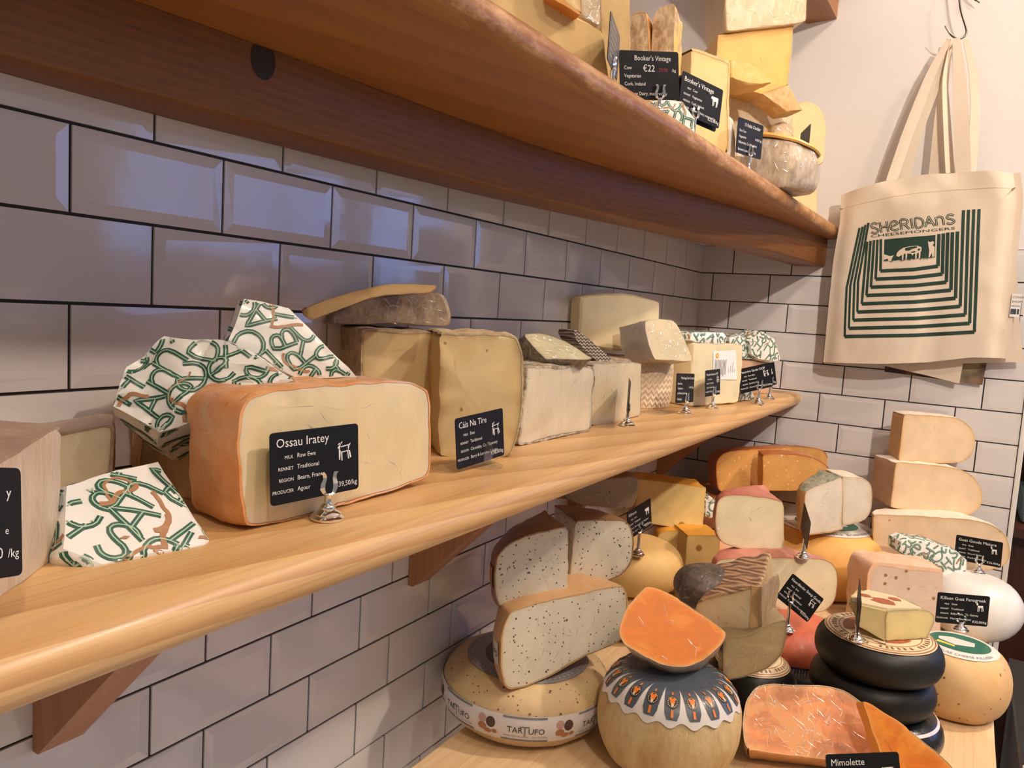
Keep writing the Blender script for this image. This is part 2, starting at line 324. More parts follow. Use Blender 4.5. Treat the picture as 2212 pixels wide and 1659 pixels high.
GEO = json.loads('''{"bagL": [[0.357, 1.69, 1.9314], [0.3606, 1.69, 1.8615], [0.3543, 1.69, 1.7704], [0.3536, 1.69, 1.6322], [0.3542, 1.69, 1.512]], "bagR": [[0.7139, 1.69, 1.9726], [0.7257, 1.69, 1.9115], [0.7276, 1.69, 1.7785], [0.7342, 1.69, 1.6334], [0.7363, 1.69, 1.5559]], "bagT": [[0.357, 1.69, 1.9314], [0.4677, 1.69, 1.9618], [0.5404, 1.69, 1.9702], [0.6426, 1.69, 1.9751], [0.7139, 1.69, 1.9726]], "bagB": [[0.3542, 1.69, 1.512], [0.4864, 1.69, 1.5205], [0.5851, 1.69, 1.5328], [0.6777, 1.69, 1.5529], [0.7363, 1.69, 1.5559]], "bag2L": [[0.3586, 1.72, 1.9281], [0.3683, 1.72, 1.7733], [0.3655, 1.72, 1.6336], [0.367, 1.72, 1.504]], "bag2R": [[0.7113, 1.72, 1.9761], [0.7364, 1.72, 1.8229], [0.7606, 1.72, 1.6461], [0.7797, 1.72, 1.5505]], "bag3B": [[0.3569, 1.71, 1.5093], [0.5764, 1.71, 1.5125], [0.6798, 1.71, 1.5332], [0.7497, 1.71, 1.5449]], "U_0": [[0.4091, 1.69, 1.8477], [0.3935, 1.69, 1.7003], [0.4008, 1.69, 1.581], [0.5546, 1.69, 1.5951], [0.6761, 1.69, 1.6112], [0.656, 1.69, 1.8903]], "U_1": [[0.4159, 1.69, 1.8507], [0.4015, 1.69, 1.7068], [0.4089, 1.69, 1.6019], [0.5522, 1.69, 1.6151], [0.6646, 1.69, 1.6306], [0.6457, 1.69, 1.8896]], "U_2": [[0.4219, 1.69, 1.8552], [0.4102, 1.69, 1.7118], [0.417, 1.69, 1.6226], [0.5502, 1.69, 1.6348], [0.6538, 1.69, 1.6497], [0.6354, 1.69, 1.8886]], "U_3": [[0.4282, 1.69, 1.8598], [0.4183, 1.69, 1.7167], [0.4241, 1.69, 1.6431], [0.5472, 1.69, 1.6544], [0.6418, 1.69, 1.6684], [0.6255, 1.69, 1.8878]], "U_4": [[0.4293, 1.69, 1.8145], [0.4321, 1.69, 1.6636], [0.5449, 1.69, 1.6736], [0.6305, 1.69, 1.6867], [0.6185, 1.69, 1.8393]], "U_5": [[0.4367, 1.69, 1.8166], [0.4407, 1.69, 1.6845], [0.5431, 1.69, 1.6932], [0.6192, 1.69, 1.7051], [0.6085, 1.69, 1.8378]], "U_6": [[0.4443, 1.69, 1.8182], [0.4486, 1.69, 1.705], [0.541, 1.69, 1.7122], [0.6081, 1.69, 1.723], [0.5992, 1.69, 1.8369]], "U_7": [[0.452, 1.69, 1.8195], [0.4572, 1.69, 1.7248], [0.5399, 1.69, 1.7313], [0.598, 1.69, 1.7416], [0.5904, 1.69, 1.8349]], "U_8": [[0.4593, 1.69, 1.8208], [0.4661, 1.69, 1.7447], [0.5385, 1.69, 1.7501], [0.5871, 1.69, 1.7594], [0.5816, 1.69, 1.8334]], "pic": [[0.4671, 1.69, 1.8202], [0.5748, 1.69, 1.831], [0.579, 1.69, 1.7752], [0.4711, 1.69, 1.7633]], "txt": [[0.4358, 1.69, 1.8332], [0.614, 1.69, 1.8579], [0.4292, 1.69, 1.8582], [0.6092, 1.69, 1.8794]], "txt2": [[0.4362, 1.69, 1.8242], [0.6134, 1.69, 1.8445], [0.4347, 1.69, 1.8311], [0.6123, 1.69, 1.8502]], "flyer": [[0.4931, 1.75, 1.503], [0.7098, 1.75, 1.5346], [0.7053, 1.75, 1.488], [0.4935, 1.75, 1.4996]], "str1": [[0.4671, 1.7, 1.9591], [0.491, 1.7, 2.0685], [0.5257, 1.7, 2.2036], [0.5558, 1.7, 2.2782]], "str2": [[0.492, 1.72, 1.9662], [0.5053, 1.72, 2.0613], [0.5336, 1.72, 2.1662], [0.5623, 1.72, 2.2838]], "str3": [[0.5553, 1.735, 1.9777], [0.5538, 1.735, 2.1046], [0.5536, 1.735, 2.2003], [0.5555, 1.735, 2.2926]], "str4": [[0.5885, 1.715, 1.9773], [0.5693, 1.715, 2.0989], [0.5547, 1.715, 2.1946], [0.5607, 1.715, 2.2824]], "str5": [[0.6161, 1.695, 1.9749], [0.5982, 1.695, 2.1026], [0.5847, 1.695, 2.1965], [0.5708, 1.695, 2.2779]], "str6": [[0.6312, 1.72, 1.9799], [0.625, 1.72, 2.1274], [0.6107, 1.72, 2.2114], [0.5878, 1.72, 2.2808]], "hook": [[0.5577, 1.73, 2.4171], [0.5714, 1.73, 2.3481], [0.5919, 1.73, 2.2939], [0.579, 1.73, 2.2747], [0.5564, 1.73, 2.2846], [0.5448, 1.73, 2.3048]], "hook2": [[0.5887, 1.75, 2.3869], [0.599, 1.75, 2.3772], [0.6071, 1.75, 2.3698]], "L_A": {"o": [0.1825, -0.1087, 1.424], "yaw": -38, "tilt": 0, "poly": [[0.0024, 0.0868], [-0.0, 0.0], [-0.0707, 0.0006], [-0.1322, -0.0007], [-0.1308, 0.0716], [-0.0702, 0.0786]]}, "L_B": {"o": [0.0093, 0.0238, 1.424], "yaw": 30, "tilt": 0, "poly": [[-0.089, 0.0517], [-0.076, 0.0534], [-0.0249, 0.0595], [-0.0016, 0.0638], [0.0024, 0.0596], [0.0012, 0.031], [-0.0, 0.0], [-0.0893, -0.026]]}, "L_wrapfront": {"o": [0.2211, -0.105, 1.424], "yaw": 10, "tilt": 52, "poly": [[-0.0038, 0.0693], [0.0181, 0.0759], [0.066, 0.0818], [0.0657, 0.0572], [0.0744, 0.0046], [0.0704, -0.0013], [-0.0, 0.0], [-0.019, 0.017]]}, "L_C": {"o": [0.1445, 0.0246, 1.424], "yaw": 93, "tilt": 0, "poly": [[-0.1008, 0.101], [-0.0041, 0.1104], [0.0, 0.0], [-0.0984, 0.0024]]}, "L_wrap3": {"o": [0.17, 0.0136, 1.507], "yaw": 52, "tilt": 25, "poly": [[-0.0764, -0.0036], [-0.0709, 0.0325], [-0.0456, 0.0614], [-0.0009, 0.0634], [0.0311, 0.0501], [0.0659, 0.0263], [0.0344, 0.0196], [0.0154, 0.0159], [0.0, -0.0], [-0.0405, -0.0258], [-0.0547, -0.01]]}, "L_wrap4": {"o": [0.175, 0.0963, 1.525], "yaw": 35, "tilt": 20, "poly": [[-0.06, 0.0309], [-0.0451, 0.0758], [-0.0298, 0.076], [-0.0046, 0.0712], [0.0051, 0.0568], [0.0565, 0.0031], [0.0379, 0.0028], [-0.0, -0.0], [-0.0191, 0.0098]]}, "L_ossau": {"o": [0.2267, 0.0063, 1.424], "yaw": 2, "tilt": 0, "poly": [[-0.0107, 0.0997], [0.013, 0.1044], [0.0449, 0.1066], [0.0991, 0.107], [0.1517, 0.1058], [0.1965, 0.099], [0.2052, 0.0857], [0.2096, 0.0494], [0.2111, 0.0146], [0.2019, 0.0064], [0.0918, -0.0009], [0.0, 0.0], [-0.0094, 0.011], [-0.0159, 0.0784]]}, "L_D": {"o": [0.1138, 0.3931, 1.424], "yaw": 28, "tilt": 0, "poly": [[-0.1066, 0.1423], [-0.0064, 0.1418], [0.002, -0.0018], [-0.1015, -0.0226]]}, "L_E": {"o": [0.11, 0.4114, 1.5717], "yaw": 40, "tilt": 0, "poly": [[-0.1537, -0.0045], [-0.1303, 0.0187], [-0.1006, 0.0316], [-0.0559, 0.0401], [-0.0184, 0.0426], [-0.0063, 0.0377], [0.0015, 0.0151], [0.0, 0.0]]}, "L_G": {"o": [0.1, 0.2432, 1.5929], "yaw": 45, "tilt": 0, "poly": [[-0.0522, -0.0081], [-0.01, 0.0097], [0.0187, 0.0189], [0.043, 0.0255], [0.0908, 0.0258], [0.0886, 0.0186], [0.0386, 0.0143], [0.0, 0.0], [-0.0447, -0.0208]]}, "L_F": {"o": [0.1565, 0.3378, 1.424], "yaw": 43, "tilt": 0, "poly": [[-0.0067, 0.1444], [0.042, 0.1463], [0.0862, 0.1459], [0.0944, 0.1245], [0.098, 0.0973], [0.0988, 0.0425], [0.0883, 0.0005], [0.0, 0.0]]}, "L_H": {"o": [0.1877, 0.4662, 1.424], "yaw": 2, "tilt": 0, "poly": [[0.0064, 0.1046], [0.1914, 0.1], [0.2049, 0.092], [0.2076, 0.0085], [0.1997, 0.0001], [0.0056, -0.0001], [-0.0005, 0.0043], [0.0067, 0.0838]]}, "L_I": {"o": [0.175, 0.5455, 1.5321], "yaw": 30, "tilt": 40, "poly": [[-0.0223, 0.0429], [0.0132, 0.0462], [0.0401, 0.0393], [0.0821, 0.0053], [0.0776, 0.002], [0.0, 0.0]]}, "L_J": {"o": [0.165, 0.7931, 1.5216], "yaw": 25, "tilt": 0, "poly": [[-0.0807, 0.0498], [-0.0742, 0.0507], [-0.0357, 0.0296], [0.0035, 0.0054], [0.0, 0.0], [-0.0359, 0.0003], [-0.0805, 0.0373]]}, "L_K": {"o": [0.1751, 0.7177, 1.424], "yaw": 3, "tilt": 0, "poly": [[-0.0138, 0.0988], [0.1192, 0.0994], [0.169, 0.0943], [0.1844, 0.0026], [0.0924, -0.0016], [-0.0, 0.0]]}, "L_M": {"o": [0.075, 1.0133, 1.53], "yaw": 25, "tilt": 0, "poly": [[-0.0903, 0.0955], [-0.0831, 0.102], [0.0031, 0.1117], [0.0547, 0.1104], [0.1171, 0.1011], [0.1265, -0.005], [0.0, 0.0], [-0.0745, 0.009], [-0.0866, 0.0175]]}, "L_N": {"o": [0.1792, 0.96, 1.5224], "yaw": 30, "tilt": 12, "poly": [[-0.0, -0.0], [-0.015, 0.031], [-0.0186, 0.0717], [0.0352, 0.0778], [0.0617, 0.0712], [0.0938, -0.0006]]}, "L_O": {"o": [0.2, 1.1356, 1.424], "yaw": 19, "tilt": 0, "poly": [[-0.0092, 0.1309], [0.1667, 0.1293], [0.1722, 0.0734], [0.1693, 0.0041], [0.1437, 0.0019], [0.0, 0.0]]}, "L_Olabel": {"o": [0.2, 1.1356, 1.424], "yaw": 19, "tilt": 0, "poly": [[0.0588, 0.1132], [0.1393, 0.117], [0.1528, 0.0536], [0.0658, 0.0547]]}, "L_P": {"o": [0.198, 1.13, 1.554], "yaw": 19, "tilt": 0, "poly": [[-0.0143, 0.0163], [-0.003, 0.0212], [0.0994, 0.0231], [0.1141, 0.0138], [0.1112, 0.0002], [0.087, -0.0032], [0.0, 0.0], [-0.0187, 0.0042]]}, "L_Q1": {"o": [0.1946, 1.52, 1.5082], "yaw": 30, "tilt": 0, "poly": [[-0.0483, 0.0548], [-0.008, 0.063], [0.0336, 0.0441], [0.044, 0.0009], [0.0, 0.0], [-0.0409, 0.0193]]}, "L_Q2": {"o": [0.2672, 1.62, 1.5062], "yaw": 30, "tilt": 0, "poly": [[-0.1145, 0.0518], [-0.0755, 0.0781], [-0.0248, 0.0607], [0.0037, 0.0094], [-0.0, 0.0], [-0.0734, 0.002], [-0.104, 0.0183]]}, "L_R": {"o": [0.2494, 1.6494, 1.424], "yaw": 20, "tilt": 0, "poly": [[-0.151, 0.0848], [-0.0136, 0.0797], [0.0, 0.0], [-0.1367, -0.0061]]}, "L_Q3": {"o": [0.259, 1.4001, 1.424], "yaw": 20, "tilt": 0, "poly": [[-0.0465, 0.0545], [-0.0317, 0.0512], [0.0159, 0.0038], [0.0, 0.0], [-0.052, -0.0006]]}, "U1": {"o": [0.25, 0.5191, 1.9017], "yaw": 35, "tilt": 0, "poly": [[-0.1415, 0.0716], [-0.087, 0.0706], [-0.0442, 0.0521], [-0.0159, 0.0464], [-0.0053, 0.0387], [0.0014, -0.0009], [0.0193, -0.0417], [-0.153, -0.0417], [-0.1659, 0.056]]}, "U2": {"o": [0.235, 0.469, 1.947], "yaw": 35, "tilt": 0, "poly": [[-0.0501, 0.0451], [-0.0082, 0.0548], [0.0, 0.0], [-0.0435, 0.0133]]}, "U3": {"o": [0.22, 0.5533, 1.9659], "yaw": 35, "tilt": 0, "poly": [[-0.0373, 0.0649], [-0.0041, 0.0725], [0.0, 0.0], [-0.0298, 0.0059]]}, "U4": {"o": [0.2384, 0.62, 1.9004], "yaw": 50, "tilt": 0, "poly": [[-0.0528, 0.1554], [-0.0104, 0.1608], [-0.0072, 0.1048], [0.0036, -0.0404], [-0.036, -0.0404]]}, "U5": {"o": [0.2034, 0.78, 1.9457], "yaw": 82, "tilt": 0, "poly": [[-0.0402, 0.1174], [-0.0334, 0.1245], [-0.0159, 0.1244], [-0.0052, 0.0642], [0.0057, -0.0703], [-0.0299, -0.0694]]}, "U6": {"o": [0.2343, 0.8, 1.9484], "yaw": 80, "tilt": 0, "poly": [[-0.0421, 0.1193], [-0.0322, 0.1303], [-0.0083, 0.1347], [-0.0052, 0.0629], [0.0054, -0.0884], [-0.0325, -0.0884]]}, "U7": {"o": [0.2631, 0.98, 1.9153], "yaw": 35, "tilt": 0, "poly": [[-0.081, 0.1401], [0.0022, 0.1329], [0.0176, -0.0212], [-0.0658, -0.0327]]}, "U8": {"o": [0.2617, 1.15, 2.049], "yaw": 45, "tilt": 0, "poly": [[-0.0519, 0.0443], [-0.0178, 0.0473], [0.0114, 0.0341], [0.0456, 0.0145], [0.0, 0.0], [-0.0485, 0.0108]]}, "U9": {"o": [0.2871, 1.37, 1.9981], "yaw": 45, "tilt": 0, "poly": [[-0.1481, 0.1154], [-0.0795, 0.115], [0.0044, 0.0827], [0.0243, -0.0953], [-0.1438, -0.1119], [-0.1576, 0.0484]]}, "U10": {"o": [0.2994, 1.28, 2.0853], "yaw": 50, "tilt": 0, "poly": [[-0.1592, 0.0785], [-0.0736, 0.1], [-0.0004, 0.1185], [0.0021, 0.0665], [0.0, 0.0], [-0.0561, -0.0241], [-0.1017, -0.0171], [-0.1585, 0.0395]]}, "U10b": {"o": [0.3004, 1.28, 2.0843], "yaw": 50, "tilt": 0, "poly": [[-0.0562, -0.0223], [-0.0002, 0.0018], [0.0345, -0.0459], [0.0015, -0.0529]]}, "U11": {"o": [0.3058, 1.27, 2.1997], "yaw": 50, "tilt": 0, "poly": [[-0.1583, 0.079], [0.0131, 0.1009], [0.0211, 0.0087], [0.0, 0.0], [-0.1449, -0.0312], [-0.1511, -0.0073]]}, "U12": {"o": [0.2772, 1.0, 1.8791], "yaw": 60, "tilt": 0, "poly": [[-0.0635, 0.0755], [-0.0237, 0.0834], [-0.0071, 0.0788], [0.0018, 0.0699], [0.0099, -0.0191], [-0.06, -0.0191]]}, "U14": {"o": [0.3059, 1.35, 1.9812], "yaw": 50, "tilt": 0, "poly": [[-0.05, 0.0352], [-0.0321, 0.0446], [-0.0142, 0.0444], [-0.0001, 0.021], [0.0, 0.0], [-0.0494, 0.0087]]}, "U15": {"o": [0.3133, 1.62, 1.9412], "yaw": 50, "tilt": 0, "poly": [[-0.0965, 0.1699], [-0.0516, 0.196], [-0.0172, 0.1888], [0.0091, 0.159], [0.0157, 0.0563], [-0.0048, 0.0435], [0.0097, -0.0812], [-0.0687, -0.0812]]}, "Uwrap": {"o": [0.274, 0.75, 1.8785], "yaw": 50, "tilt": 0, "poly": [[-0.0624, 0.0349], [-0.0311, 0.0434], [-0.0038, 0.0429], [0.0182, 0.0152], [0.0188, -0.0185], [-0.0563, -0.0185]]}, "U13": {"c": [0.2965, 1.2821], "z": 1.87, "R": 0.078, "h": 0.1061, "e": 0.5}, "U13h": {"c": [0.3078, 1.2323], "z": 1.862, "R": 0.0757, "h": 0.1, "e": 0.5}, "T1": {"c": [0.1316, 0.6367], "z": 0.975, "R": 0.1334, "h": 0.09, "e": 0.9}, "T2": {"o": [0.1678, 0.5269, 1.065], "yaw": 30, "tilt": 0, "poly": [[-0.012, 0.1166], [0.0323, 0.1251], [0.1782, 0.1325], [0.1932, 0.1212], [0.199, 0.0803], [0.195, 0.0479], [0.1742, 0.0367], [0.1198, 0.0279], [0.0532, 0.0048], [0.0076, -0.0015], [-0.0115, 0.005], [-0.0205, 0.029], [-0.026, 0.0868]]}, "T3a": {"o": [0.146, 0.5518, 1.16], "yaw": 35, "tilt": 0, "poly": [[-0.0321, 0.0822], [-0.028, 0.0953], [-0.0112, 0.1109], [0.0245, 0.122], [0.082, 0.1287], [0.0906, 0.0205], [0.0325, 0.011], [-0.0, 0.0], [-0.0188, 0.0096], [-0.0288, 0.0312], [-0.0327, 0.0586]]}, "T3b": {"o": [0.1764, 0.6736, 1.16], "yaw": 42, "tilt": 0, "poly": [[0.0023, 0.123], [0.078, 0.1235], [0.0964, 0.1149], [0.1052, 0.0959], [0.1064, 0.0543], [0.0937, 0.0321], [0.0705, 0.0219], [-0.0001, 0.0015]]}, "T4": {"o": [0.1919, 0.8768, 1.262], "yaw": 50, "tilt": 0, "poly": [[-0.1372, 0.0422], [-0.1298, 0.053], [-0.0596, 0.0524], [0.0078, 0.0599], [0.0078, 0.0292], [0.0, 0.0], [-0.0808, 0.0026], [-0.1188, 0.0141]]}, "T5": {"c": [0.1403, 1.0373], "z": 1.065, "R": 0.0962, "h": 0.09, "e": 0.9}, "T6": {"o": [0.1869, 1.35, 1.1131], "yaw": 55, "tilt": 0, "poly": [[-0.1648, 0.1177], [-0.111, 0.1169], [-0.0018, 0.1057], [0.0, 0.0], [-0.1298, 0.0165], [-0.1609, 0.0282]]}, "T7a": {"o": [0.172, 1.3, 1.0674], "yaw": 62, "tilt": 0, "poly": [[-0.0751, 0.0373], [-0.0627, 0.0523], [-0.0299, 0.058], [-0.0045, 0.0535], [-0.0038, -0.0545], [-0.0528, -0.0694]]}, "T7b": {"o": [0.2445, 1.3, 1.0835], "yaw": 50, "tilt": 0, "poly": [[-0.081, 0.0463], [-0.0045, 0.0474], [0.0035, -0.0371], [-0.0789, -0.0375]]}, "T8": {"o": [0.2043, 1.4, 1.1446], "yaw": 50, "tilt": 0, "poly": [[-0.0348, 0.0404], [-0.0217, 0.0473], [-0.0008, 0.0333], [0.0031, 0.0034], [-0.0131, -0.008], [-0.0319, -0.0039]]}, "T9": {"o": [0.2126, 1.57, 1.1712], "yaw": 40, "tilt": 0, "poly": [[-0.0828, 0.0722], [-0.0758, 0.0956], [-0.0528, 0.1083], [0.0571, 0.1152], [0.1566, 0.1223], [0.2388, 0.1149], [0.264, 0.0939], [0.2779, 0.0565], [0.2584, 0.0194], [0.1417, 0.0031], [0.0, 0.0], [-0.055, -0.0], [-0.0726, 0.0133]]}, "T9b": {"o": [0.2731, 1.53, 1.1973], "yaw": 62, "tilt": 0, "poly": [[-0.0083, 0.089], [0.05, 0.0954], [0.1, 0.0933], [0.1343, 0.0821], [0.1608, 0.0612], [0.166, 0.0101], [0.0002, -0.0023]]}, "T11": {"c": [0.4185, 1.5747], "z": 0.975, "R": 0.1463, "h": 0.155, "e": 0.9}, "T10": {"o": [0.4065, 1.4, 1.1389], "yaw": 35, "tilt": 0, "poly": [[-0.0259, 0.0934], [-0.0108, 0.1114], [0.0859, 0.133], [0.1039, 0.0071], [0.062, 0.0023], [0.0, 0.0], [-0.0162, 0.02]]}, "T10b": {"o": [0.4656, 1.48, 1.1577], "yaw": 50, "tilt": 0, "poly": [[-0.013, 0.1139], [0.0385, 0.1131], [0.0622, 0.0977], [0.0702, 0.0497], [0.0614, 0.0172], [0.034, 0.0038], [0.0, 0.0]]}, "T12": {"o": [0.4063, 1.15, 1.1564], "yaw": 52, "tilt": 0, "poly": [[-0.1499, 0.1017], [-0.1384, 0.1155], [-0.1111, 0.12], [-0.0551, 0.1163], [-0.014, 0.1085], [-0.0095, 0.0649], [0.0, 0.0], [-0.0533, 0.0044], [-0.1198, 0.0166], [-0.1396, 0.0298], [-0.1499, 0.0612]]}, "T13": {"o": [0.4936, 1.15, 1.0706], "yaw": 52, "tilt": 0, "poly": [[-0.2324, 0.0908], [-0.2152, 0.0973], [-0.0938, 0.1016], [-0.0156, 0.0996], [0.0044, 0.0866], [0.0132, 0.0661], [0.014, 0.0255], [0.0, 0.0], [-0.0272, -0.0066], [-0.2097, -0.0086], [-0.2382, 0.0573]]}, "T14": {"c": [0.4499, 1.0579], "z": 0.975, "R": 0.0911, "h": 0.1091, "e": 0.9}, "T15": {"o": [0.4558, 0.73, 1.1607], "yaw": 95, "tilt": 0, "poly": [[-0.1014, 0.0132], [-0.0814, 0.0331], [-0.0063, 0.0669], [-0.0, 0.0], [-0.0279, -0.0128], [-0.0992, -0.0275]]}, "T15b": {"o": [0.4558, 0.73, 1.1607], "yaw": 95, "tilt": 0, "poly": [[-0.0188, 0.0642], [-0.0062, 0.0655], [-0.0, 0.0], [-0.0151, -0.0039]]}, "T15r": {"o": [0.4558, 0.73, 1.1607], "yaw": 5, "tilt": 0, "poly": [[-0.0213, 0.0729], [0.0555, 0.0723], [0.0708, 0.0526], [0.0468, 0.0001], [0.0, 0.0]]}, "T16": {"o": [0.4382, 0.712, 1.0937], "yaw": 62, "tilt": 0, "poly": [[-0.0313, 0.056], [0.0072, 0.0648], [0.0345, 0.0855], [0.0571, 0.0942], [0.0594, 0.0637], [0.0542, 0.0358], [0.0348, 0.0134], [0.0, 0.0], [-0.0257, -0.0071]]}, "T18": {"c": [0.3574, 0.6474], "z": 0.975, "R": 0.1005, "h": 0.125, "e": 0.9}, "T17": {"o": [0.3757, 0.6146, 1.125], "yaw": 50, "tilt": 38, "poly": [[-0.079, 0.0482], [-0.0757, 0.0639], [-0.0661, 0.0811], [-0.0487, 0.0994], [-0.0328, 0.1141], [-0.0154, 0.1148], [0.0135, 0.0994], [0.0385, 0.0828], [0.0824, 0.0508], [0.0748, 0.0374], [0.0579, 0.0219], [0.0313, 0.0068], [0.0002, 0.0012], [-0.0285, 0.0077], [-0.0559, 0.0232], [-0.0741, 0.0345]]}, "T19": {"c": [0.5974, 0.8957], "z": 1.088, "R": 0.0913, "h": 0.056, "e": 0.9}, "T21": {"c": [0.7221, 1.0669], "z": 0.975, "R": 0.0651, "h": 0.11, "e": 0.9}, "T22": {"c": [0.7338, 1.4886], "z": 0.975, "R": 0.0892, "h": 0.125, "e": 0.9}, "T20": {"o": [0.6083, 0.8541, 1.147], "yaw": 85, "tilt": 0, "poly": [[-0.0561, 0.0472], [-0.0027, 0.0453], [0.0, 0.0], [-0.0401, 0.0136], [-0.0441, 0.0285]]}, "T20b": {"o": [0.6083, 0.8541, 1.147], "yaw": 45, "tilt": 0, "poly": [[-0.0036, 0.0461], [0.057, 0.0487], [0.0815, 0.0392], [0.0852, 0.0247], [0.0759, 0.0013], [0.0, 0.0]]}, "T23": {"o": [0.6799, 1.38, 1.0641], "yaw": 55, "tilt": 0, "poly": [[-0.1693, 0.047], [-0.166, 0.0691], [-0.1507, 0.0792], [-0.0872, 0.074], [-0.0105, 0.0692], [0.0012, -0.0097], [-0.1594, -0.015]]}, "T24": {"o": [0.7014, 1.5, 1.078], "yaw": 55, "tilt": 0, "poly": [[-0.1405, 0.084], [-0.1247, 0.0897], [-0.073, 0.0867], [-0.0084, 0.067], [0.018, 0.0477], [0.0187, 0.0171], [0.0, 0.0], [-0.0319, 0.005], [-0.0466, 0.0401], [-0.142, 0.0618]]}, "T25": {"o": [0.7883, 1.64, 1.0927], "yaw": 68, "tilt": 0, "poly": [[-0.2883, 0.0921], [-0.1859, 0.0995], [-0.0694, 0.1021], [-0.0299, 0.0925], [-0.0038, 0.0741], [0.0077, 0.0488], [0.0104, 0.0172], [0.0, 0.0], [-0.0649, -0.0236], [-0.2739, -0.048]]}, "T26": {"o": [0.5491, 1.6, 1.192], "yaw": 62, "tilt": 0, "poly": [[0.0008, 0.1091], [0.0915, 0.1091], [0.1551, 0.1039], [0.1892, 0.0813], [0.2066, 0.0497], [0.2074, 0.0168], [0.1838, -0.006], [0.1477, -0.0131], [0.073, -0.0078], [0.0, 0.0]]}, "T27": {"o": [0.5552, 1.62, 1.3013], "yaw": 62, "tilt": 0, "poly": [[0.0004, 0.1118], [0.0921, 0.1128], [0.1293, 0.1099], [0.1582, 0.088], [0.1697, 0.0615], [0.1673, 0.0286], [0.1517, 0.0088], [0.1156, 0.0007], [0.0628, -0.001], [0.0, 0.0]]}, "T28": {"o": [0.4871, 0.6602, 0.975], "yaw": 66, "tilt": 42, "poly": [[-0.0197, 0.0747], [-0.0155, 0.1066], [-0.0018, 0.1308], [0.0218, 0.1401], [0.0614, 0.1426], [0.0976, 0.1468], [0.1328, 0.143], [0.1617, 0.1207], [0.1762, 0.0914], [0.18, 0.045], [0.1787, 0.0102], [-0.0007, -0.0114], [-0.0161, 0.0447]]}, "T28b": {"o": [0.5946, 0.7351, 1.1023], "yaw": 66, "tilt": 28, "poly": [[0.0, 0.0], [0.0135, -0.0043], [0.0564, -0.027], [0.0894, -0.0513], [0.116, -0.0729], [0.1232, -0.1121], [0.0375, -0.1224]]}, "T29": {"c": [0.4394, 0.8233], "z": 0.975, "R": 0.0641, "h": 0.08, "e": 0.9}, "C_leftmost": [0.2805, -0.2111, 1.4856, -25.9055, 11.0117, -12.7151], "C_ossau": [0.2437, 0.0546, 1.471, 5.1921, 4.1247, 0.2152], "C_cais": [0.2243, 0.3189, 1.4577, 3.5201, 4.2595, 3.4502], "C_manch": [0.2271, 1.0046, 1.4728, 3.6482, 3.4062, -2.6244], "C_rom": [0.2207, 1.2052, 1.472, 4.0868, 4.0027, 0.6855], "C_sardo": [0.2754, 1.3405, 1.4809, 39.3779, 2.944, 12.3734], "C_book1": [0.3153, 0.4976, 1.8807, 31.3229, -2.4288, 9.7885], "C_book2": [0.3198, 0.6777, 1.8984, 22.4353, 1.5683, -4.894], "C_fields": [0.3314, 0.9021, 1.8948, 12.7623, -1.1277, 2.5386], "C_edgeL": [0.2621, 0.5074, 1.9437, -15.7, 0, 0], "C_edgeR": [0.3264, 1.3574, 2.0074, -23.2, 0, 0], "C_kilm": [0.176, 0.9594, 1.2244, 8.8631, 2.773, 9.4372], "C_edgeT": [0.4443, 1.1049, 1.2345, -18.6, 0, 12], "C_noord": [0.4469, 1.1111, 1.0946, 46.5125, 2.8352, -36.0397], "C_goat": [0.7311, 1.5197, 1.1468, 95.2428, 3.1057, 1.3679], "C_kill": [0.7067, 1.1533, 1.1238, 66.2431, 1.0515, 0.8465], "C_edgeB": [0.5658, 0.8221, 1.1954, -8.9, 0, 8], "C_edge1": [0.2229, 0.7459, 1.4788, -23.7, 0, 0], "C_mimo": [0.6219, 0.4969, 1.1223, 50, 20, 0]}''')

class Slab:
    """solid whose cut face has a given outline; skin pushed back along -n"""
    def __init__(s, key, d, sm=1, arc=None, taper=1.0, step=.006, wob=.0006, skew=(0, 0), g=None, bulge=0):
        g = g or GEO[key]; s.o = Vector(g['o']); s.n, s.s, s.u = axes(g['yaw'], g['tilt'])
        P = g['poly']
        if area2(P) < 0: P = P[::-1]
        P = [tuple(p) for p in P]
        if sm: P = chaikin(P, 2, .22) if sm == 3 else soften(P, 2, .02, .0035 if sm == 1 else .009)
        s.P = resample(P, step); s.c = cen(s.P); s.d = d; s.arc = arc; s.taper = taper; s.wob = wob; s.skew = skew; s.bulge = bulge
        s.mn = min(p[0] for p in s.P); s.mx = max(p[0] for p in s.P)
        s.tmin = min(p[1] for p in s.P)
    def at(s, p, t, k=None):
        """outline point p at depth t (m)"""
        f = min(1, max(0, t/s.d)); x, y = p
        if s.arc is not None:
            pv = s.mn+(s.mx-s.mn)*s.arc; q = math.sqrt(max(0, 1-(f*.985)**2)); x = pv+(x-pv)*q
        if s.taper != 1:
            q = 1+(s.taper-1)*f; x = s.c[0]+(x-s.c[0])*q; y = s.tmin+(y-s.tmin)*(1+(s.taper-1)*f*.6)
        if s.bulge:
            q = 1+s.bulge*math.sin(PI*f); x = s.c[0]+(x-s.c[0])*q
        x += s.skew[0]*f; y += s.skew[1]*f
        return s.o+s.s*x+s.u*y-s.n*t
    def jit(s, v, a=None):
        a = s.wob if a is None else a
        return v+Vector(noise.noise_vector(v*55))*a*2
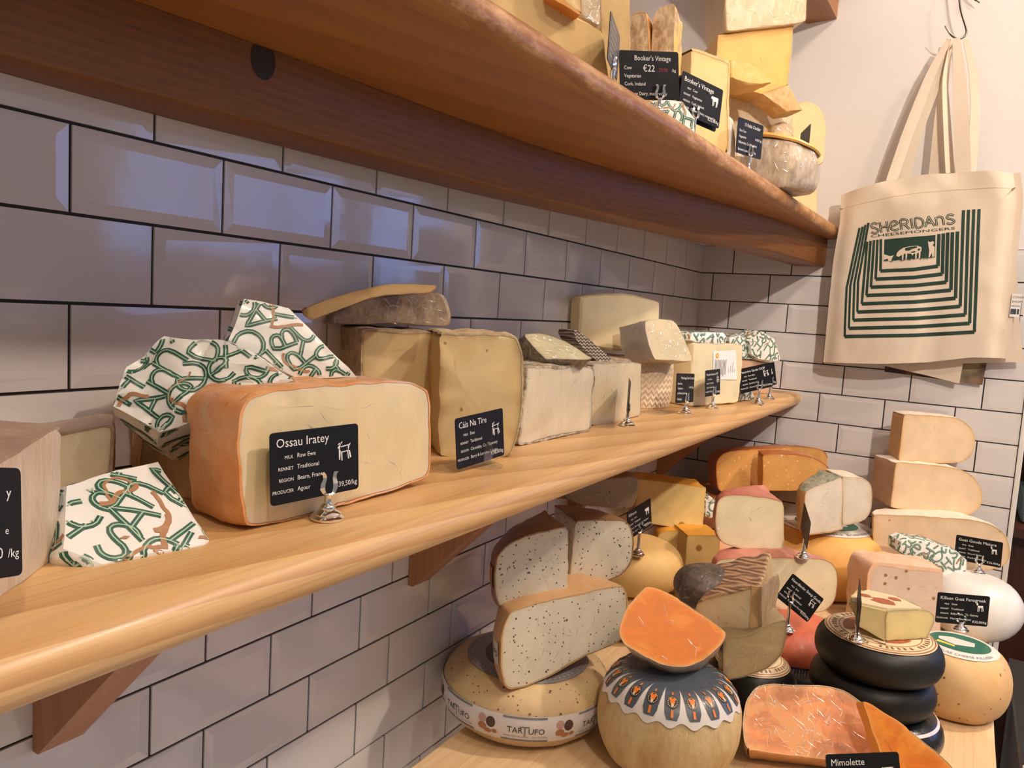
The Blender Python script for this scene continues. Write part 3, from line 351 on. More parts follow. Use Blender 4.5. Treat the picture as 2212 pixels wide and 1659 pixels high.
def slab(name, key, d, pm, label="", cat='cheese', rm=None, sides='', rim=.003, sm=1, arc=None, taper=1.0, group=None, film=False,
         soft=.002, wob=.0006, skew=(0, 0), step=.006, rimw=(.0045, .020), parent=None, bulge=0, part=None, g=None, cr=None):
    S = Slab(key, d, sm, arc, taper, step, wob, skew, g, bulge); P = S.P; N = len(P)
    rl = [(rm, sides)] if rm and not isinstance(rm, list) else (rm or [])
    def sel(sides):
        e = []
        for i in range(N):
            a, b = P[i], P[(i+1) % N]; nx, ny = (b[1]-a[1]), -(b[0]-a[0]); L = math.hypot(nx, ny) or 1; nx /= L; ny /= L
            e.append(sides == 'all' or ('t' in sides and ny > .55) or ('b' in sides and ny < -.55) or ('l' in sides and nx <= -.55 and abs(ny) <= .85) or ('r' in sides and nx >= .55 and abs(ny) <= .85))
        return e
    E_ = []; taken = [False]*N
    for m_, sd in rl:
        e = [a and not t for a, t in zip(sel(sd), taken)]; taken = [a or t for a, t in zip(e, taken)]; E_.append((m_, e))
    if rl: soft = min(soft, .0004)
    I = []
    for i in range(N):
        wgt = 1 if (taken[i] or taken[i-1]) else 0
        I.append(toward(P[i], S.c, rim*wgt))
    root = parent if parent is not None else empty(name, S.o, label, cat, group)
    nd = 10 if arc is not None else max(3, int(d/.02)+2)
    if arc is not None: T = [d*math.sin(PI/2*k/nd) for k in range(nd+1)]
    else: T = [d*k/nd for k in range(nd+1)]
    # body
    V = []; rimv = []; F = []
    rings = [([toward(p, S.c, rimw[1]) for p in I], 0, 0.0), ([toward(p, S.c, rimw[0]) for p in I], 0, .45), ([toward(p, S.c, soft) for p in I], 0, 1)]
    for k, t in enumerate(T):
        tt = t if k else soft
        rings.append((I, tt, 1))
    rings.append(([toward(p, S.c, soft) for p in I], d, 1))
    for Q, t, rv in rings:
        for p in Q: V.append(S.jit(S.at(p, t))); rimv.append(rv)
    M = len(rings)
    for k in range(M-1):
        for i in range(N):
            j = (i+1) % N
            F.append((k*N+i, (k+1)*N+i, (k+1)*N+j, k*N+j))
    F.append(tuple(range(N))); F.append(tuple(range((M-1)*N, M*N))[::-1])
    body = mesh(part or 'paste', V, F, pm, root, rim=rimv)
    for m_, e in E_:
        V = []; F = []
        TT = [0]+T[1:]
        K = len(TT)
        for k, t in enumerate(TT):
            for p in P:
                q = toward(p, S.c, .0012) if k == 0 else p
                V.append(S.jit(S.at(q, t-(.0003 if k == 0 else 0)), wob*(1 if k == 0 else 2.0)))
        b0 = len(V)
        for p in I: V.append(S.jit(S.at(p, -.0002)))
        b1 = len(V)
        for p in I: V.append(S.jit(S.at(p, d+.0002)))
        for i in range(N):
            if not e[i]: continue
            j = (i+1) % N
            for k in range(K-1): F.append((k*N+i, (k+1)*N+i, (k+1)*N+j, k*N+j))
            F.append((b0+i, i, j, b0+j)); F.append((b1+j, (K-1)*N+j, (K-1)*N+i, b1+i))
        if not F: continue
        used = sorted({a for f in F for a in f}); mp = {a: b for b, a in enumerate(used)}
        mesh('rind', [V[a] for a in used], [tuple(mp[a] for a in f) for f in F], m_, root)
    if film:
        V = []; F = []
        TT = [-.001]+T[1:-1]+[d+.001]
        for k, t in enumerate(TT):
            for p in P:
                q = toward(p, S.c, -.0018 if 0 < k < len(TT)-1 else -.0002)
                v = S.at(q, t); V.append(v+Vector(noise.noise_vector(v*90))*.0012)
        for k in range(len(TT)-1):
            for i in range(N):
                j = (i+1) % N; F.append((k*N+i, (k+1)*N+i, (k+1)*N+j, k*N+j))
        F.append(tuple(range(N))); F.append(tuple(range((len(TT)-1)*N, len(TT)*N))[::-1])
        mesh('cling_film', V, F, film_mat(), root, smooth=60)
    root['_o'] = tuple(S.o)
    if cr: slab_creases(root, S, cr[0], cr[1], len(key)*7+int(abs(S.o.x*1000)), .0013 if film else .0)
    return root, S

def wprofile(Rr, h, e, n=8):
    k = e*h/2
    return [(Rr-k+k*math.cos(a), h/2+h/2*math.sin(a)) for a in [-PI/2+PI*i/(2*n) for i in range(2*n+1)]]
class Wheel:
    def __init__(s, c, z, Rr, h, e=.9): s.c = Vector((c[0], c[1], z)); s.R, s.h, s.e = Rr, h, e; s.k = e*h/2
    def side(s, a, z, off=.0006):
        """point on the side at angle a and height z above the base"""
        q = (z-s.h/2)/(s.h/2); r = s.R-s.k+s.k*math.sqrt(max(0, 1-q*q))+off
        return s.c+Vector((r*math.cos(a), r*math.sin(a), z))
    def path(s, a, t, off=.0006):
        """t = distance from the centre of the top along the surface"""
        r0 = s.R-s.k
        if t <= r0: return s.c+Vector((t*math.cos(a), t*math.sin(a), s.h+off))
        ph = min((t-r0)/((s.k+s.h/2)/2), PI)   # angle from up
        r = r0+(s.k+off)*math.sin(ph); z = s.h/2+(s.h/2+off)*math.cos(ph)
        return s.c+Vector((r*math.cos(a), r*math.sin(a), z))
    def toward_cam(s): return math.atan2(CAM.y-s.c.y, CAM.x-s.c.x)
def wheel(name, W, mat, label, cat='cheese', group=None, wob=.0012, n=64, part='rind', top_sink=.0):
    root = empty(name, W.c, label, cat, group); root['_o'] = tuple(W.c)
    V = [W.c+Vector((0, 0, 0))]; F = []
    pr = wprofile(W.R, W.h, W.e); m = len(pr)
    pr = [(pr[0][0]*.6, 0)]+pr+[(pr[-1][0]*.85, W.h), (pr[-1][0]*.45, W.h-top_sink)]; m = len(pr)
    for r, z in pr:
        for i in range(n):
            a = 2*PI*i/n; v = W.c+Vector((r*math.cos(a), r*math.sin(a), z)); V.append(v+Vector(noise.noise_vector(v*25))*wob)
    for k in range(m-1):
        for i in range(n):
            j = (i+1) % n; F.append((1+k*n+i, 1+k*n+j, 1+(k+1)*n+j, 1+(k+1)*n+i))
    V.append(W.c+Vector((0, 0, W.h-top_sink))); t = len(V)-1
    for i in range(n):
        j = (i+1) % n; F.append((0, 1+j, 1+i)); F.append((t, 1+(m-1)*n+i, 1+(m-1)*n+j))
    mesh(part, V, F, mat, root, smooth=70)
    return root
def patch(name, W, mat, parent, a0, a1, t0, t1, off=.0008, na=40, nt_=6, fn=None, edge=None):
    """sheet lying on a wheel between angles and path lengths (or side heights with fn)"""
    V = []; F = []
    fn = fn or W.path
    for i in range(na+1):
        a = a0+(a1-a0)*i/na
        T1 = t1+(edge(a) if edge else 0)
        for k in range(nt_+1): V.append(fn(a, t0+(T1-t0)*k/nt_, off))
    for i in range(na):
        for k in range(nt_):
            q = i*(nt_+1)+k; F.append((q, q+1, q+nt_+2, q+nt_+1))
    return mesh(name, V, F, mat, parent, smooth=70)

# ------------------------------------------------------------------ lettering
_txt = {}
def text2d(s, size=1.0, sx=1.0):
    if s not in _txt:
        cu = bpy.data.curves.new('lettering', 'FONT'); cu.body = s; cu.size = 1; cu.resolution_u = 2
        ob = bpy.data.objects.new('lettering', cu); COL.objects.link(ob); bpy.context.view_layer.update()
        me = ob.evaluated_get(bpy.context.evaluated_depsgraph_get()).to_mesh()
        V = [(v.co.x, v.co.y) for v in me.vertices]; F = [tuple(p.vertices) for p in me.polygons]
        ob.evaluated_get(bpy.context.evaluated_depsgraph_get()).to_mesh_clear()
        bpy.data.objects.remove(ob); bpy.data.curves.remove(cu)
        _txt[s] = (V, F)
    V, F = _txt[s]
    return [(x*size*sx, y*size) for x, y in V], F
GL = {
 'S': [[(.8, .82), (.62, .97), (.35, .97), (.15, .78), (.25, .58), (.55, .48), (.8, .32), (.75, .12), (.5, .02), (.28, .03), (.1, .18)]],
 'H': [[(.12, 0), (.12, 1)], [(.78, 0), (.78, 1)], [(.12, .5), (.78, .5)]],
 'e': [[(.08, .42), (.85, .62), (.75, .85), (.48, .95), (.2, .82), (.06, .5), (.2, .12), (.5, .02), (.85, .15)]],
 'R': [[(.12, 0), (.12, 1), (.5, 1), (.78, .88), (.78, .62), (.5, .5), (.12, .5)], [(.45, .5), (.85, 0)]],
 'I': [[(.2, 0), (.2, 1)]],
 'D': [[(.12, 0), (.12, 1), (.45, 1), (.8, .78), (.85, .4), (.7, .1), (.4, 0), (.12, 0)]],
 'A': [[(.0, 0), (.42, 1), (.84, 0)], [(.15, .36), (.7, .36)]],
 'n': [[(.12, 0), (.12, .9)], [(.12, .65), (.3, .88), (.6, .88), (.75, .65), (.75, 0)]],
 'B': [[(.12, 0), (.12, 1), (.5, 1), (.72, .85), (.7, .6), (.5, .52), (.12, .52)], [(.5, .52), (.8, .4), (.8, .12), (.5, 0), (.12, 0)]],
 'C': [[(.85, .85), (.55, .98), (.2, .82), (.08, .5), (.2, .15), (.55, .02), (.85, .15)]],
}
GW = {'S': .9, 'H': .95, 'e': .95, 'R': .92, 'I': .4, 'D': .95, 'A': .9, 'n': .9, 'B': .9, 'C': .9}
def smooth_line(P, step):
    if len(P) > 3:
        Q = [P[0]]
        for i in range(len(P)-1):
            a, b = P[i], P[i+1]; Q += [(a[0]*.75+b[0]*.25, a[1]*.75+b[1]*.25), (a[0]*.25+b[0]*.75, a[1]*.25+b[1]*.75)]
        Q.append(P[-1]); P = Q
    out = [P[0]]
    for i in range(len(P)-1):
        a, b = P[i], P[i+1]; L = math.dist(a, b); k = max(1, int(math.ceil(L/step)))
        for j in range(1, k+1): out.append((a[0]+(b[0]-a[0])*j/k, a[1]+(b[1]-a[1])*j/k))
    return out
def ribbon(P, w):
    """list of quads (4 2D points) along a line"""
    n = len(P); L = []; 
    for i in range(n):
        a = P[max(0, i-1)]; b = P[min(n-1, i+1)]; dx, dy = b[0]-a[0], b[1]-a[1]; l = math.hypot(dx, dy) or 1
        L.append(((P[i][0]-dy/l*w/2, P[i][1]+dx/l*w/2), (P[i][0]+dy/l*w/2, P[i][1]-dx/l*w/2)))
    return [(L[i][0], L[i][1], L[i+1][1], L[i+1][0]) for i in range(n-1)]
def glyph_quads(ch, h, w, step):
    Q = []
    for ln in GL[ch]: Q += ribbon(smooth_line([(x*h, y*h) for x, y in ln], step), w)
    return Q
def fold_paper(V, F, dirs, seed, lh=.022, lw=.0036, dens=1.0, fast=False):
    """returns quads of printed letters that lie on the folded paper"""
    bvh = BVHTree.FromPolygons([tuple(v) for v in V], F)
    rnd = random.Random(seed); out = []
    c = sum((Vector(v) for v in V), Vector())/len(V); rad = max((Vector(v)-c).length for v in V)
    letters = 'SHeRIDAnSBC'
    ds = [Vector(d).normalized() for d in dirs]
    for di, d in enumerate(ds):
        a = d.orthogonal().normalized(); b = d.cross(a)
        th = rnd.uniform(0, 6.28); a2 = a*math.cos(th)+b*math.sin(th); b2 = d.cross(a2)
        pitch = lh*1.02/dens; k = int(rad/pitch)+1
        for i in range(-k, k+1):
            for j in range(-k, k+1):
                ox = (i+rnd.uniform(-.22, .22)+.5*(j % 2))*pitch; oy = (j+rnd.uniform(-.2, .2))*pitch
                ch = rnd.choice(letters); ro = rnd.choice((0, .35, -.3, 1.3, 1.6, -.8)); hh = lh*rnd.uniform(.85, 1.25)
                for mi, ww, off in ((1, lw, .0004), (2, lw*.22, .0007)):
                    for q in glyph_quads(ch, hh, ww, lh*.14):
                        pts = []
                        for (x, y) in q:
                            x -= hh*.45; y -= hh*.5
                            X = ox+x*math.cos(ro)-y*math.sin(ro); Y = oy+x*math.sin(ro)+y*math.cos(ro)
                            h = bvh.ray_cast(c+a2*X+b2*Y+d*rad*1.6, -d)
                            if h[0] is None: break
                            nn = h[1]
                            if nn.dot(d) < 0: nn = -nn
                            sc = nn.dot(d)
                            if sc < .25 or any(nn.dot(o2) > sc+.12 for o2 in ds if o2 is not d): break
                            pts.append(h[0]+nn*off)
                        if len(pts) == 4 and max((pts[p]-pts[p-1]).length for p in range(4)) < lh*.45: out.append((pts, mi))
        for _ in range(3):   # brown line drawings between the letters
            x = rnd.uniform(-.6, .6)*rad; y = rnd.uniform(-.6, .6)*rad; an = rnd.uniform(0, 6.28); L = [(x, y)]
            for q in range(9):
                an += rnd.uniform(-.9, .9); x += math.cos(an)*lh*.16; y += math.sin(an)*lh*.16; L.append((x, y))
            for q in ribbon(smooth_line(L, lh*.14), lw*rnd.uniform(.3, .9)):
                pts = []
                for (X, Y) in q:
                    h = bvh.ray_cast(c+a2*X+b2*Y+d*rad*1.6, -d)
                    if h[0] is None: break
                    nn = h[1] if h[1].dot(d) > 0 else -h[1]
                    if nn.dot(d) < .35: break
                    pts.append(h[0]+nn*.0005)
                if len(pts) == 4 and max((pts[p]-pts[p-1]).length for p in range(4)) < lh*.45: out.append((pts, 3))
    return out
def packet(name, key, d, label, seed, dirs=None, lh=.022, amp=.0025, shrink=.8, group='cheeses folded in printed paper', sub=6, extra=(), dens=1.0):
    """folded paper parcel"""
    S = Slab(key, d, 0, step=1)
    P = S.P; pts = []
    for p in P:
        q = toward(p, S.c, .004)
        pts += [S.at(q, 0), S.at(p, d*.25), S.at(p, d*.8), S.at(toward(p, S.c, .006), d)]
    pts.append(S.at(S.c, -.003))
    pts += [Vector(e) for e in extra]
    bm = bmesh.new()
    for p in pts: bm.verts.new(p)
    r = bmesh.ops.convex_hull(bm, input=bm.verts)
    bmesh.ops.delete(bm, geom=list(set(r['geom_interior']) | set(r['geom_unused'])), context='VERTS')
    bmesh.ops.triangulate(bm, faces=bm.faces)
    bmesh.ops.subdivide_edges(bm, edges=bm.edges, cuts=sub, use_grid_fill=True)
    bmesh.ops.triangulate(bm, faces=bm.faces)
    rs = Vector((seed*3.1, seed*1.7, 0))
    for v in bm.verts:
        q = noise.noise_vector(v.co*38+rs); q2 = abs(noise.noise(v.co*70+rs*2))
        v.co += Vector(q)*amp+S.n*(-q2*amp*1.3)
    bm.verts.ensure_lookup_table()
    bm.verts.index_update()
    V = [v.co.copy() for v in bm.verts]; F = [tuple(x.index for x in f.verts) for f in bm.faces]; bm.free()
    if dirs is None: dirs = [S.n, (0, 0, 1), -S.s+S.n*.3, S.s+S.n*.3]
    Q = fold_paper(V, F, dirs, seed, lh, lh*.17, dens)
    mi = [0]*len(F)
    for pt, m in Q:
        b = len(V); V += pt; F.append((b, b+1, b+2, b+3)); mi.append(m)
    o = mesh(name, V, F, [MP['paper'], MP['green'], MP['palegreen'], MP['brownprint']], None, mi, org=S.at(S.c, d*.5), smooth=30)
    tag(o, label, 'wrapped cheese', group)
    return o
# ------------------------------------------------------------------ the setting
D = 1.77098; TL = .15542; TH = .076; ZA = 1.7323; EX = .7929; ZT = .975; ZS1 = 1.424; ZS2 = 1.86
m_tile, nt, b = base_mat('glazed_white_tile', .08, .5, .0)
v = coord(nt); col = mixc(nt, noi(nt, v, 5, 2), (.66, .63, .64), (.71, .68, .68)); nt.links.new(col, b.inputs['Base Color'])
bump(nt, b, noi(nt, v, 14, 2), .12, .004)
m_grout = plain('dark_grout', (.035, .026, .022), .8)
m_plaster = plain('cream_plaster', (.76, .725, .71), .75, bmp=.15, scale=35, var=.02)
m_floor = plain('pale_floor_tiles', (.80, .74, .68), .4, var=.03)
m_ceil = plain('ceiling_paint', (.75, .72, .68), .8)
P1 = wood('pine_oiled', (.66, .42, .19), (.47, .24, .08), (.28, .12, .04), (.03, 0, -1.32), 22, .42, .20, pw=.75)
P1n = P1
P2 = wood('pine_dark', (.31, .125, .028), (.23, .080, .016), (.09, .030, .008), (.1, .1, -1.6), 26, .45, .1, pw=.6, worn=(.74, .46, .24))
P3 = wood('pine_pale', (.80, .60, .36), (.74, .50, .26), (.50, .28, .12), (-.3, .3, -.5), 20, .45, .1, pw=.6)
PB = wood('pine_bracket', (.42, .19, .085), (.33, .135, .05), (.16, .06, .025), (.2, 0, .4), 24, .5, .05, 'Z')

def tile_wall(name, pt, a0, a1, ztop, zbot, offs, mirror=False, back=.02):
    """pt(a, z, out) maps wall coordinates; one mesh holds grout bed and tiles"""
    V = []; F = []; MI = []
    def q(ps, m):
        b = len(V); V.extend(ps); F.append((b, b+1, b+2, b+3)); MI.append(m)
    # slab body
    c = [pt(a0, zbot, 0), pt(a1, zbot, 0), pt(a1, ztop, 0), pt(a0, ztop, 0)]; d = [pt(a0, zbot, -back), pt(a1, zbot, -back), pt(a1, ztop, -back), pt(a0, ztop, -back)]
    q(c, 1); q(d[::-1], 1)
    for i in range(4): q([c[i], d[i], d[(i+1) % 4], c[(i+1) % 4]], 1)
    g = .0015; rnd = random.Random(3)
    r = -1
    while ZA-r*TH > zbot+.005:
        z1, z0 = min(ztop, ZA-r*TH)-g, max(zbot, ZA-(r+1)*TH)+g
        x = offs(r)
        while x > a0: x -= TL
        while x < a1:
            s0, s1 = max(a0, x)+g, min(a1, x+TL)-g
            if s1-s0 > .004 and z1-z0 > .004:
                h, be = .0022, min(.011, (s1-s0)*.3, (z1-z0)*.3)
                t = rnd.uniform(-.0005, .0005); t2 = rnd.uniform(-.0004, .0004)
                o = [pt(s0, z0, h), pt(s1, z0, h), pt(s1, z1, h), pt(s0, z1, h)]
                i_ = [pt(s0+be, z0+be, h+.0009+t), pt(s1-be, z0+be, h+.0009-t), pt(s1-be, z1-be, h+.0009-t+t2), pt(s0+be, z1-be, h+.0009+t+t2)]
                gr = [pt(s0, z0, 0), pt(s1, z0, 0), pt(s1, z1, 0), pt(s0, z1, 0)]
                q(i_, 0)
                for k in range(4):
                    q([o[k], o[(k+1) % 4], i_[(k+1) % 4], i_[k]], 0); q([gr[k], gr[(k+1) % 4], o[(k+1) % 4], o[k]], 0)
            x += TL
        r += 1
    if mirror: F = [f[::-1] for f in F]
    o = mesh(name, V, F, [m_tile, m_grout], None, MI, smooth=False)
    return tag(o, kind='structure')
def boxm(name, lo, hi, mat, parent=None, bev=0, kind=None, rot=None, org=None):
    bm = bmesh.new(); bmesh.ops.create_cube(bm, size=1)
    for v in bm.verts: v.co = Vector([lo[i]+(v.co[i]+.5)*(hi[i]-lo[i]) for i in range(3)])
    if bev: bmesh.ops.bevel(bm, geom=bm.edges, offset=bev, segments=3, profile=.6, affect='EDGES')
    V = [v.co.copy() for v in bm.verts]; bm.verts.index_update(); F = [tuple(x.index for x in f.verts) for f in bm.faces]; bm.free()
    if rot: V = [rot @ v for v in V]
    o = mesh(name, V, F, mat, parent, org=org if org is not None else (None if parent is not None else Vector([(lo[i]+hi[i])/2 for i in range(2)]+[lo[2]])), smooth=35)
    if kind: tag(o, kind=kind)
    return o
ZTOP = ZA+TH
offL = lambda r: (0 if r % 2 == 0 else TL*.5) if r < 6 else (-.05*TL if r % 2 == 0 else .535*TL)
tile_wall('wall_left', lambda a, z, o: (o-.0022, a, z), -.75, D+.003, ZTOP, .60, offL)
offB = lambda r: (.456*TH if r % 2 == 0 else (.456+.6975)*TH)
tile_wall('wall_back', lambda a, z, o: (a, D-o+.0022, z), -.0022, EX, ZTOP, .60, offB, mirror=True)
boxm('wall_left', (-.12, -.75, 0), (-.022, D+.1, .6), m_plaster, kind='structure')
boxm('wall_left', (-.12, -.75, ZTOP), (-.002, D+.1, 3.95), m_plaster, kind='structure')
boxm('wall_back', (-.002, D+.002, ZTOP), (EX+.10, D+.1, 3.95), m_plaster, kind='structure')
boxm('wall_back', (-.002, D+.022, 0), (EX+.0, D+.1, .6), m_plaster, kind='structure')
boxm('trim_1', (EX, D-.006, .60), (EX+.011, D+.1, ZTOP), plain('tile_edge_trim', (.72, .70, .67), .35), bev=.0015, kind='structure')
boxm('floor', (-.12, -2.5, -.05), (4.2, 5.2, 0), m_floor, kind='structure')
boxm('ceiling', (-.12, -2.5, 3.95), (4.2, 5.2, 4.0), m_ceil, kind='structure')
# room beyond the partition: a wall with a daylit window
m_dim = plain('dim_wall_paint', (.30, .24, .20), .8)
boxm('wall_far', (-.12, 5.0, 0), (4.2, 5.1, 3.95), m_dim, kind='structure')
m_sky = bpy.data.materials.new('daylight_pane'); m_sky.use_nodes = True
bb = m_sky.node_tree.nodes['Principled BSDF']; bb.inputs['Base Color'].default_value = (.3, .5, 1, 1)
bb.inputs['Emission Color'].default_value = (.20, .40, 1, 1); bb.inputs['Emission Strength'].default_value = 2.7
m_wf = plain('window_frame_paint', (.6, .58, .55), .5)
wn = boxm('window_1', (1.9, 4.96, 1.75), (4.1, 4.999, 2.9), m_wf, kind='structure')
for k in range(3): boxm('pane', (1.96+.71*k, 4.945, 1.81), (2.61+.71*k, 4.965, 2.84), m_sky, wn)
boxm('wall_right', (4.2, 2.3, 0), (4.3, 5.2, 3.95), m_dim, kind='structure')
wn = boxm('window_2', (4.16, 2.6, 1.75), (4.199, 4.7, 2.9), m_wf, kind='structure')
for k in range(3): boxm('pane', (4.145, 2.66+.68*k, 1.81), (4.165, 3.28+.68*k, 2.84), m_sky, wn)

# ------------------------------------------------------------------ shelves
def sweep(name, prof, ys, mat, parent, fx=None):
    """prof: list of (x, z, w) ; fx(y) gives front shift, applied with weight w"""
    V = []; F = []; n = len(prof)
    for y in ys:
        dx = fx(y) if fx else 0
        for (x, z, w_) in prof: V.append((x+dx*w_, y, z))
    for k in range(len(ys)-1):
        for i in range(n):
            j = (i+1) % n; F.append((k*n+i, k*n+j, (k+1)*n+j, (k+1)*n+i))
    F.append(tuple(range(n))[::-1]); F.append(tuple(range((len(ys)-1)*n, len(ys)*n)))
    rim = [1.0 if abs(w_-1) < .01 and z > min(p[1] for p in prof)+.004 else 0.0 for _ in ys for (x, z, w_) in prof]
    return mesh(name, V, F, mat, parent, smooth=50, rim=rim)
def interp(T, y):
    for (a, p), (b, q) in zip(T, T[1:]):
        if y <= b: return p+(q-p)*max(0, (y-a))/(b-a)
    return T[-1][1]
ysh = [-.75+i*(D-.0005+.75)/60 for i in range(61)]
shelf = empty('wall_shelf', (0, .5, ZS1-.036), 'pale oiled pine shelf on slanted brackets, lower one on the tiled wall', 'shelf')
th = .035
nose = [(-.018+.018*math.cos(a), ZS1-th/2+th/2*math.sin(a), 1) for a in [PI/2-PI*i/10 for i in range(11)]]
nose = [(.300+x, z, w) for x, z, w in nose]
sweep('board', [(.0015, ZS1, 0), (.28, ZS1, 0)]+nose[1:-1]+[(.28, ZS1-th, 0), (.0015, ZS1-th, 0)], ysh, P1, shelf)
for yb in (-.031, .494, 1.01, 1.53):
    w_ = .040
    out = [(.0015, ZS1-th-.0005), (.0015, 1.187), (.010, 1.187), (.200, 1.377), (.200, ZS1-th-.0005)]
    V = [(x, yb, z) for x, z in out]+[(x, yb+w_, z) for x, z in out]; n = 5
    F = [tuple(range(n)), tuple(range(n, 2*n))[::-1]]+[(i, i+n, (i+1) % n+n, (i+1) % n) for i in range(n)]
    mesh('bracket', V, F, PB, shelf, smooth=False)
shelf2 = empty('wall_shelf', (0, .5, ZS2-.032), 'darker pine shelf with knotted beam beneath, upper one loaded with cheese', 'shelf')
T2 = [(-.75, .262), (.1, .296), (.34, .305), (.6, .318), (.96, .330), (1.77, .356)]
th2 = .033
nose = [(-.016+.016*math.cos(a), ZS2-th2/2+th2/2*math.sin(a), 1) for a in [PI/2-PI*i/10 for i in range(11)]]
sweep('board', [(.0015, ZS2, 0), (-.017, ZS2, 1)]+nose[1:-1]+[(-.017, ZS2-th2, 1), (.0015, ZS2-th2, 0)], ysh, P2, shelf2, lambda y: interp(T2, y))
T3 = [(-.75, .030), (-.08, .052), (.10, .075), (.35, .097), (.55, .118), (.74, .152), (1.0, .208), (1.38, .285), (1.771, .326)]
f3 = lambda y: interp(T3, y)
zb = 1.757
V = []; F = []
for y in ysh:
    x1 = f3(y); x0 = max(.0015, x1-.073)
    V += [(x0, y, zb), (x1-.003, y, zb), (x1, y, zb+.003), (x1, y, ZS2-th2-.0004), (x0, y, ZS2-th2-.0004)]
for k in range(len(ysh)-1):
    for i in range(5):
        j = (i+1) % 5; F.append((k*5+i, k*5+j, (k+1)*5+j, (k+1)*5+i))
F += [(4, 3, 2, 1, 0), tuple(len(V)-5+i for i in range(5))]
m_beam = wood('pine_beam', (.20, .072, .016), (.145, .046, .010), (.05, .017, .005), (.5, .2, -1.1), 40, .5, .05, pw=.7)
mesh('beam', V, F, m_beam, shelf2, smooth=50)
# a big dark knot in the beam
kn = []
kc = Vector((interp(T3, .134)+.0006, .134, 1.815)); nn = 20
for i in range(nn): kn.append((kc.x+(.0035*math.cos(2*PI*i/nn))*0, kc.y+.0135*math.cos(2*PI*i/nn), kc.z+.018*math.sin(2*PI*i/nn)))
kn2 = [(f3(p[1])+.0006, p[1], min(p[2], ZS2-th2-.001)) for p in kn]
kv = kn2+[(f3(kc.y)+.0012, kc.y, kc.z-.002)]
mesh('knot', kv, [(i, (i+1) % nn, nn) for i in range(nn)], plain('dark_knot', (.022, .014, .011), .5, coat=.2), shelf2)
shelf3 = empty('wall_shelf', (0, .5, 2.38), 'dark brown beam end of a third shelf near the ceiling', 'shelf')
V = []; F = []
T4 = [(-.75, .25), (1.771, .294)]
for y in (0.9, 1.3, D-.0005):
    x1 = interp(T4, y); x0 = x1-.073
    V += [(x0, y, 2.379), (x1, y, 2.382), (x1, y, 2.45), (x0, y, 2.45)]
for k in range(2):
    for i in range(4):
        j = (i+1) % 4; F.append((k*4+i, k*4+j, (k+1)*4+j, (k+1)*4+i))
F += [(3, 2, 1, 0), (8, 9, 10, 11)]
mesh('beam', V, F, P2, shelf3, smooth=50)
boxm('board', (.0015, .6, 2.4505), (.33, D-.0005, 2.485), P2, shelf3, bev=.004)

# ------------------------------------------------------------------ table
table = empty('display_table', (.42, 1.07, 0), 'pale pine display table under the cheese stacks', 'table')
m_bark = rind('live_edge', (.16, .07, .03), (.32, .17, .08), 30)
bt = boxm('table_top', (.082, .405, ZT-.045), (.768, D-.03, ZT), P3, table, bev=.003)
boxm('front_edge', (.086, .398, ZT-.044), (.764, .4045, ZT-.004), m_bark, table)
for x in (.12, .68):
    for y in (.46, D-.13): boxm('leg', (x, y, 0), (x+.05, y+.05, ZT-.0455), P3, table)
# dark furniture beyond the partition
mdk = wood('mahogany', (.055, .012, .007), (.035, .008, .005), (.015, .004, .003), (.4, .2, .3), 20, .4, .1, 'Z')
cab = empty('dark_cabinet', (1.1, 2.1, 0), 'dark red-brown wooden cabinet beyond the tiled partition', 'cabinet')
boxm('carcass', (.80, 1.98, .02), (1.45, 2.4, 1.10), mdk, cab)
boxm('worktop', (.795, 1.93, 1.1005), (1.47, 2.42, 1.125), mdk, cab)
boxm('side_panel', (.80, 2.3, 1.1255), (1.45, 2.38, 1.9), mdk, cab)
m_wick = rind('wicker', (.06, .02, .01), (.38, .16, .07), 60, 1.0, stretch=(1, 1, 4))
bk = empty('wicker_basket', (.95, 2.13, 1.126), 'brown wicker basket on the dark cabinet behind the wall edge', 'basket')
V = []; F = []; n = 40; rows = 26
for k in range(rows+1):
    z = 1.20+.14*k/rows; rr = .11+.02*k/rows+.003*math.sin(k*PI)
    for i in range(n):
        a = 2*PI*i/n; q = .004*math.sin(a*10+(PI if k % 2 else 0)); V.append((.97+(rr+q)*math.cos(a), 2.13+(rr+q)*math.sin(a), z))
for k in range(rows):
    for i in range(n):
        j = (i+1) % n; F.append((k*n+i, k*n+j, (k+1)*n+j, (k+1)*n+i))
F.append(tuple(range(n))[::-1])
mesh('weave', V, F, m_wick, bk)
V = [(.97+.131*math.cos(2*PI*i/40)*s, 2.13+.131*math.sin(2*PI*i/40)*s, z) for s, z in ((1, 1.338), (1.04, 1.345), (1, 1.352), (.94, 1.345)) for i in range(40)]
F = [(k*40+i, k*40+(i+1) % 40, ((k+1) % 4)*40+(i+1) % 40, ((k+1) % 4)*40+i) for k in range(4) for i in range(40)]
mesh('rim', V, F, m_wick, bk)
cl = boxm('folded_cloth', (.83, 2.0, 1.1255), (1.12, 2.25, 1.1995), rind('teal_cloth', (.06, .10, .10), (.16, .22, .21), 90, .6, stretch=(1, 1, 3)), bev=.012)
tag(cl, 'dull teal cloth folded under the wicker basket', 'cloth')
mcnt = empty('side_counter', (1.2, 1.6, 0), 'dark side counter with a white front edge right of the table', 'counter')
boxm('counter_body', (.845, 1.30, .02), (1.5, 1.86, .79), plain('counter_black', (.018, .014, .014), .5), mcnt)
boxm('white_edge', (.835, 1.28, .7905), (1.5, 1.30, .815), plain('white_laminate', (.75, .73, .70), .4), mcnt, bev=.003)
boxm('counter_top', (.835, 1.3005, .7905), (1.5, 1.86, .812), plain('counter_top_dark', (.035, .032, .03), .35), mcnt)

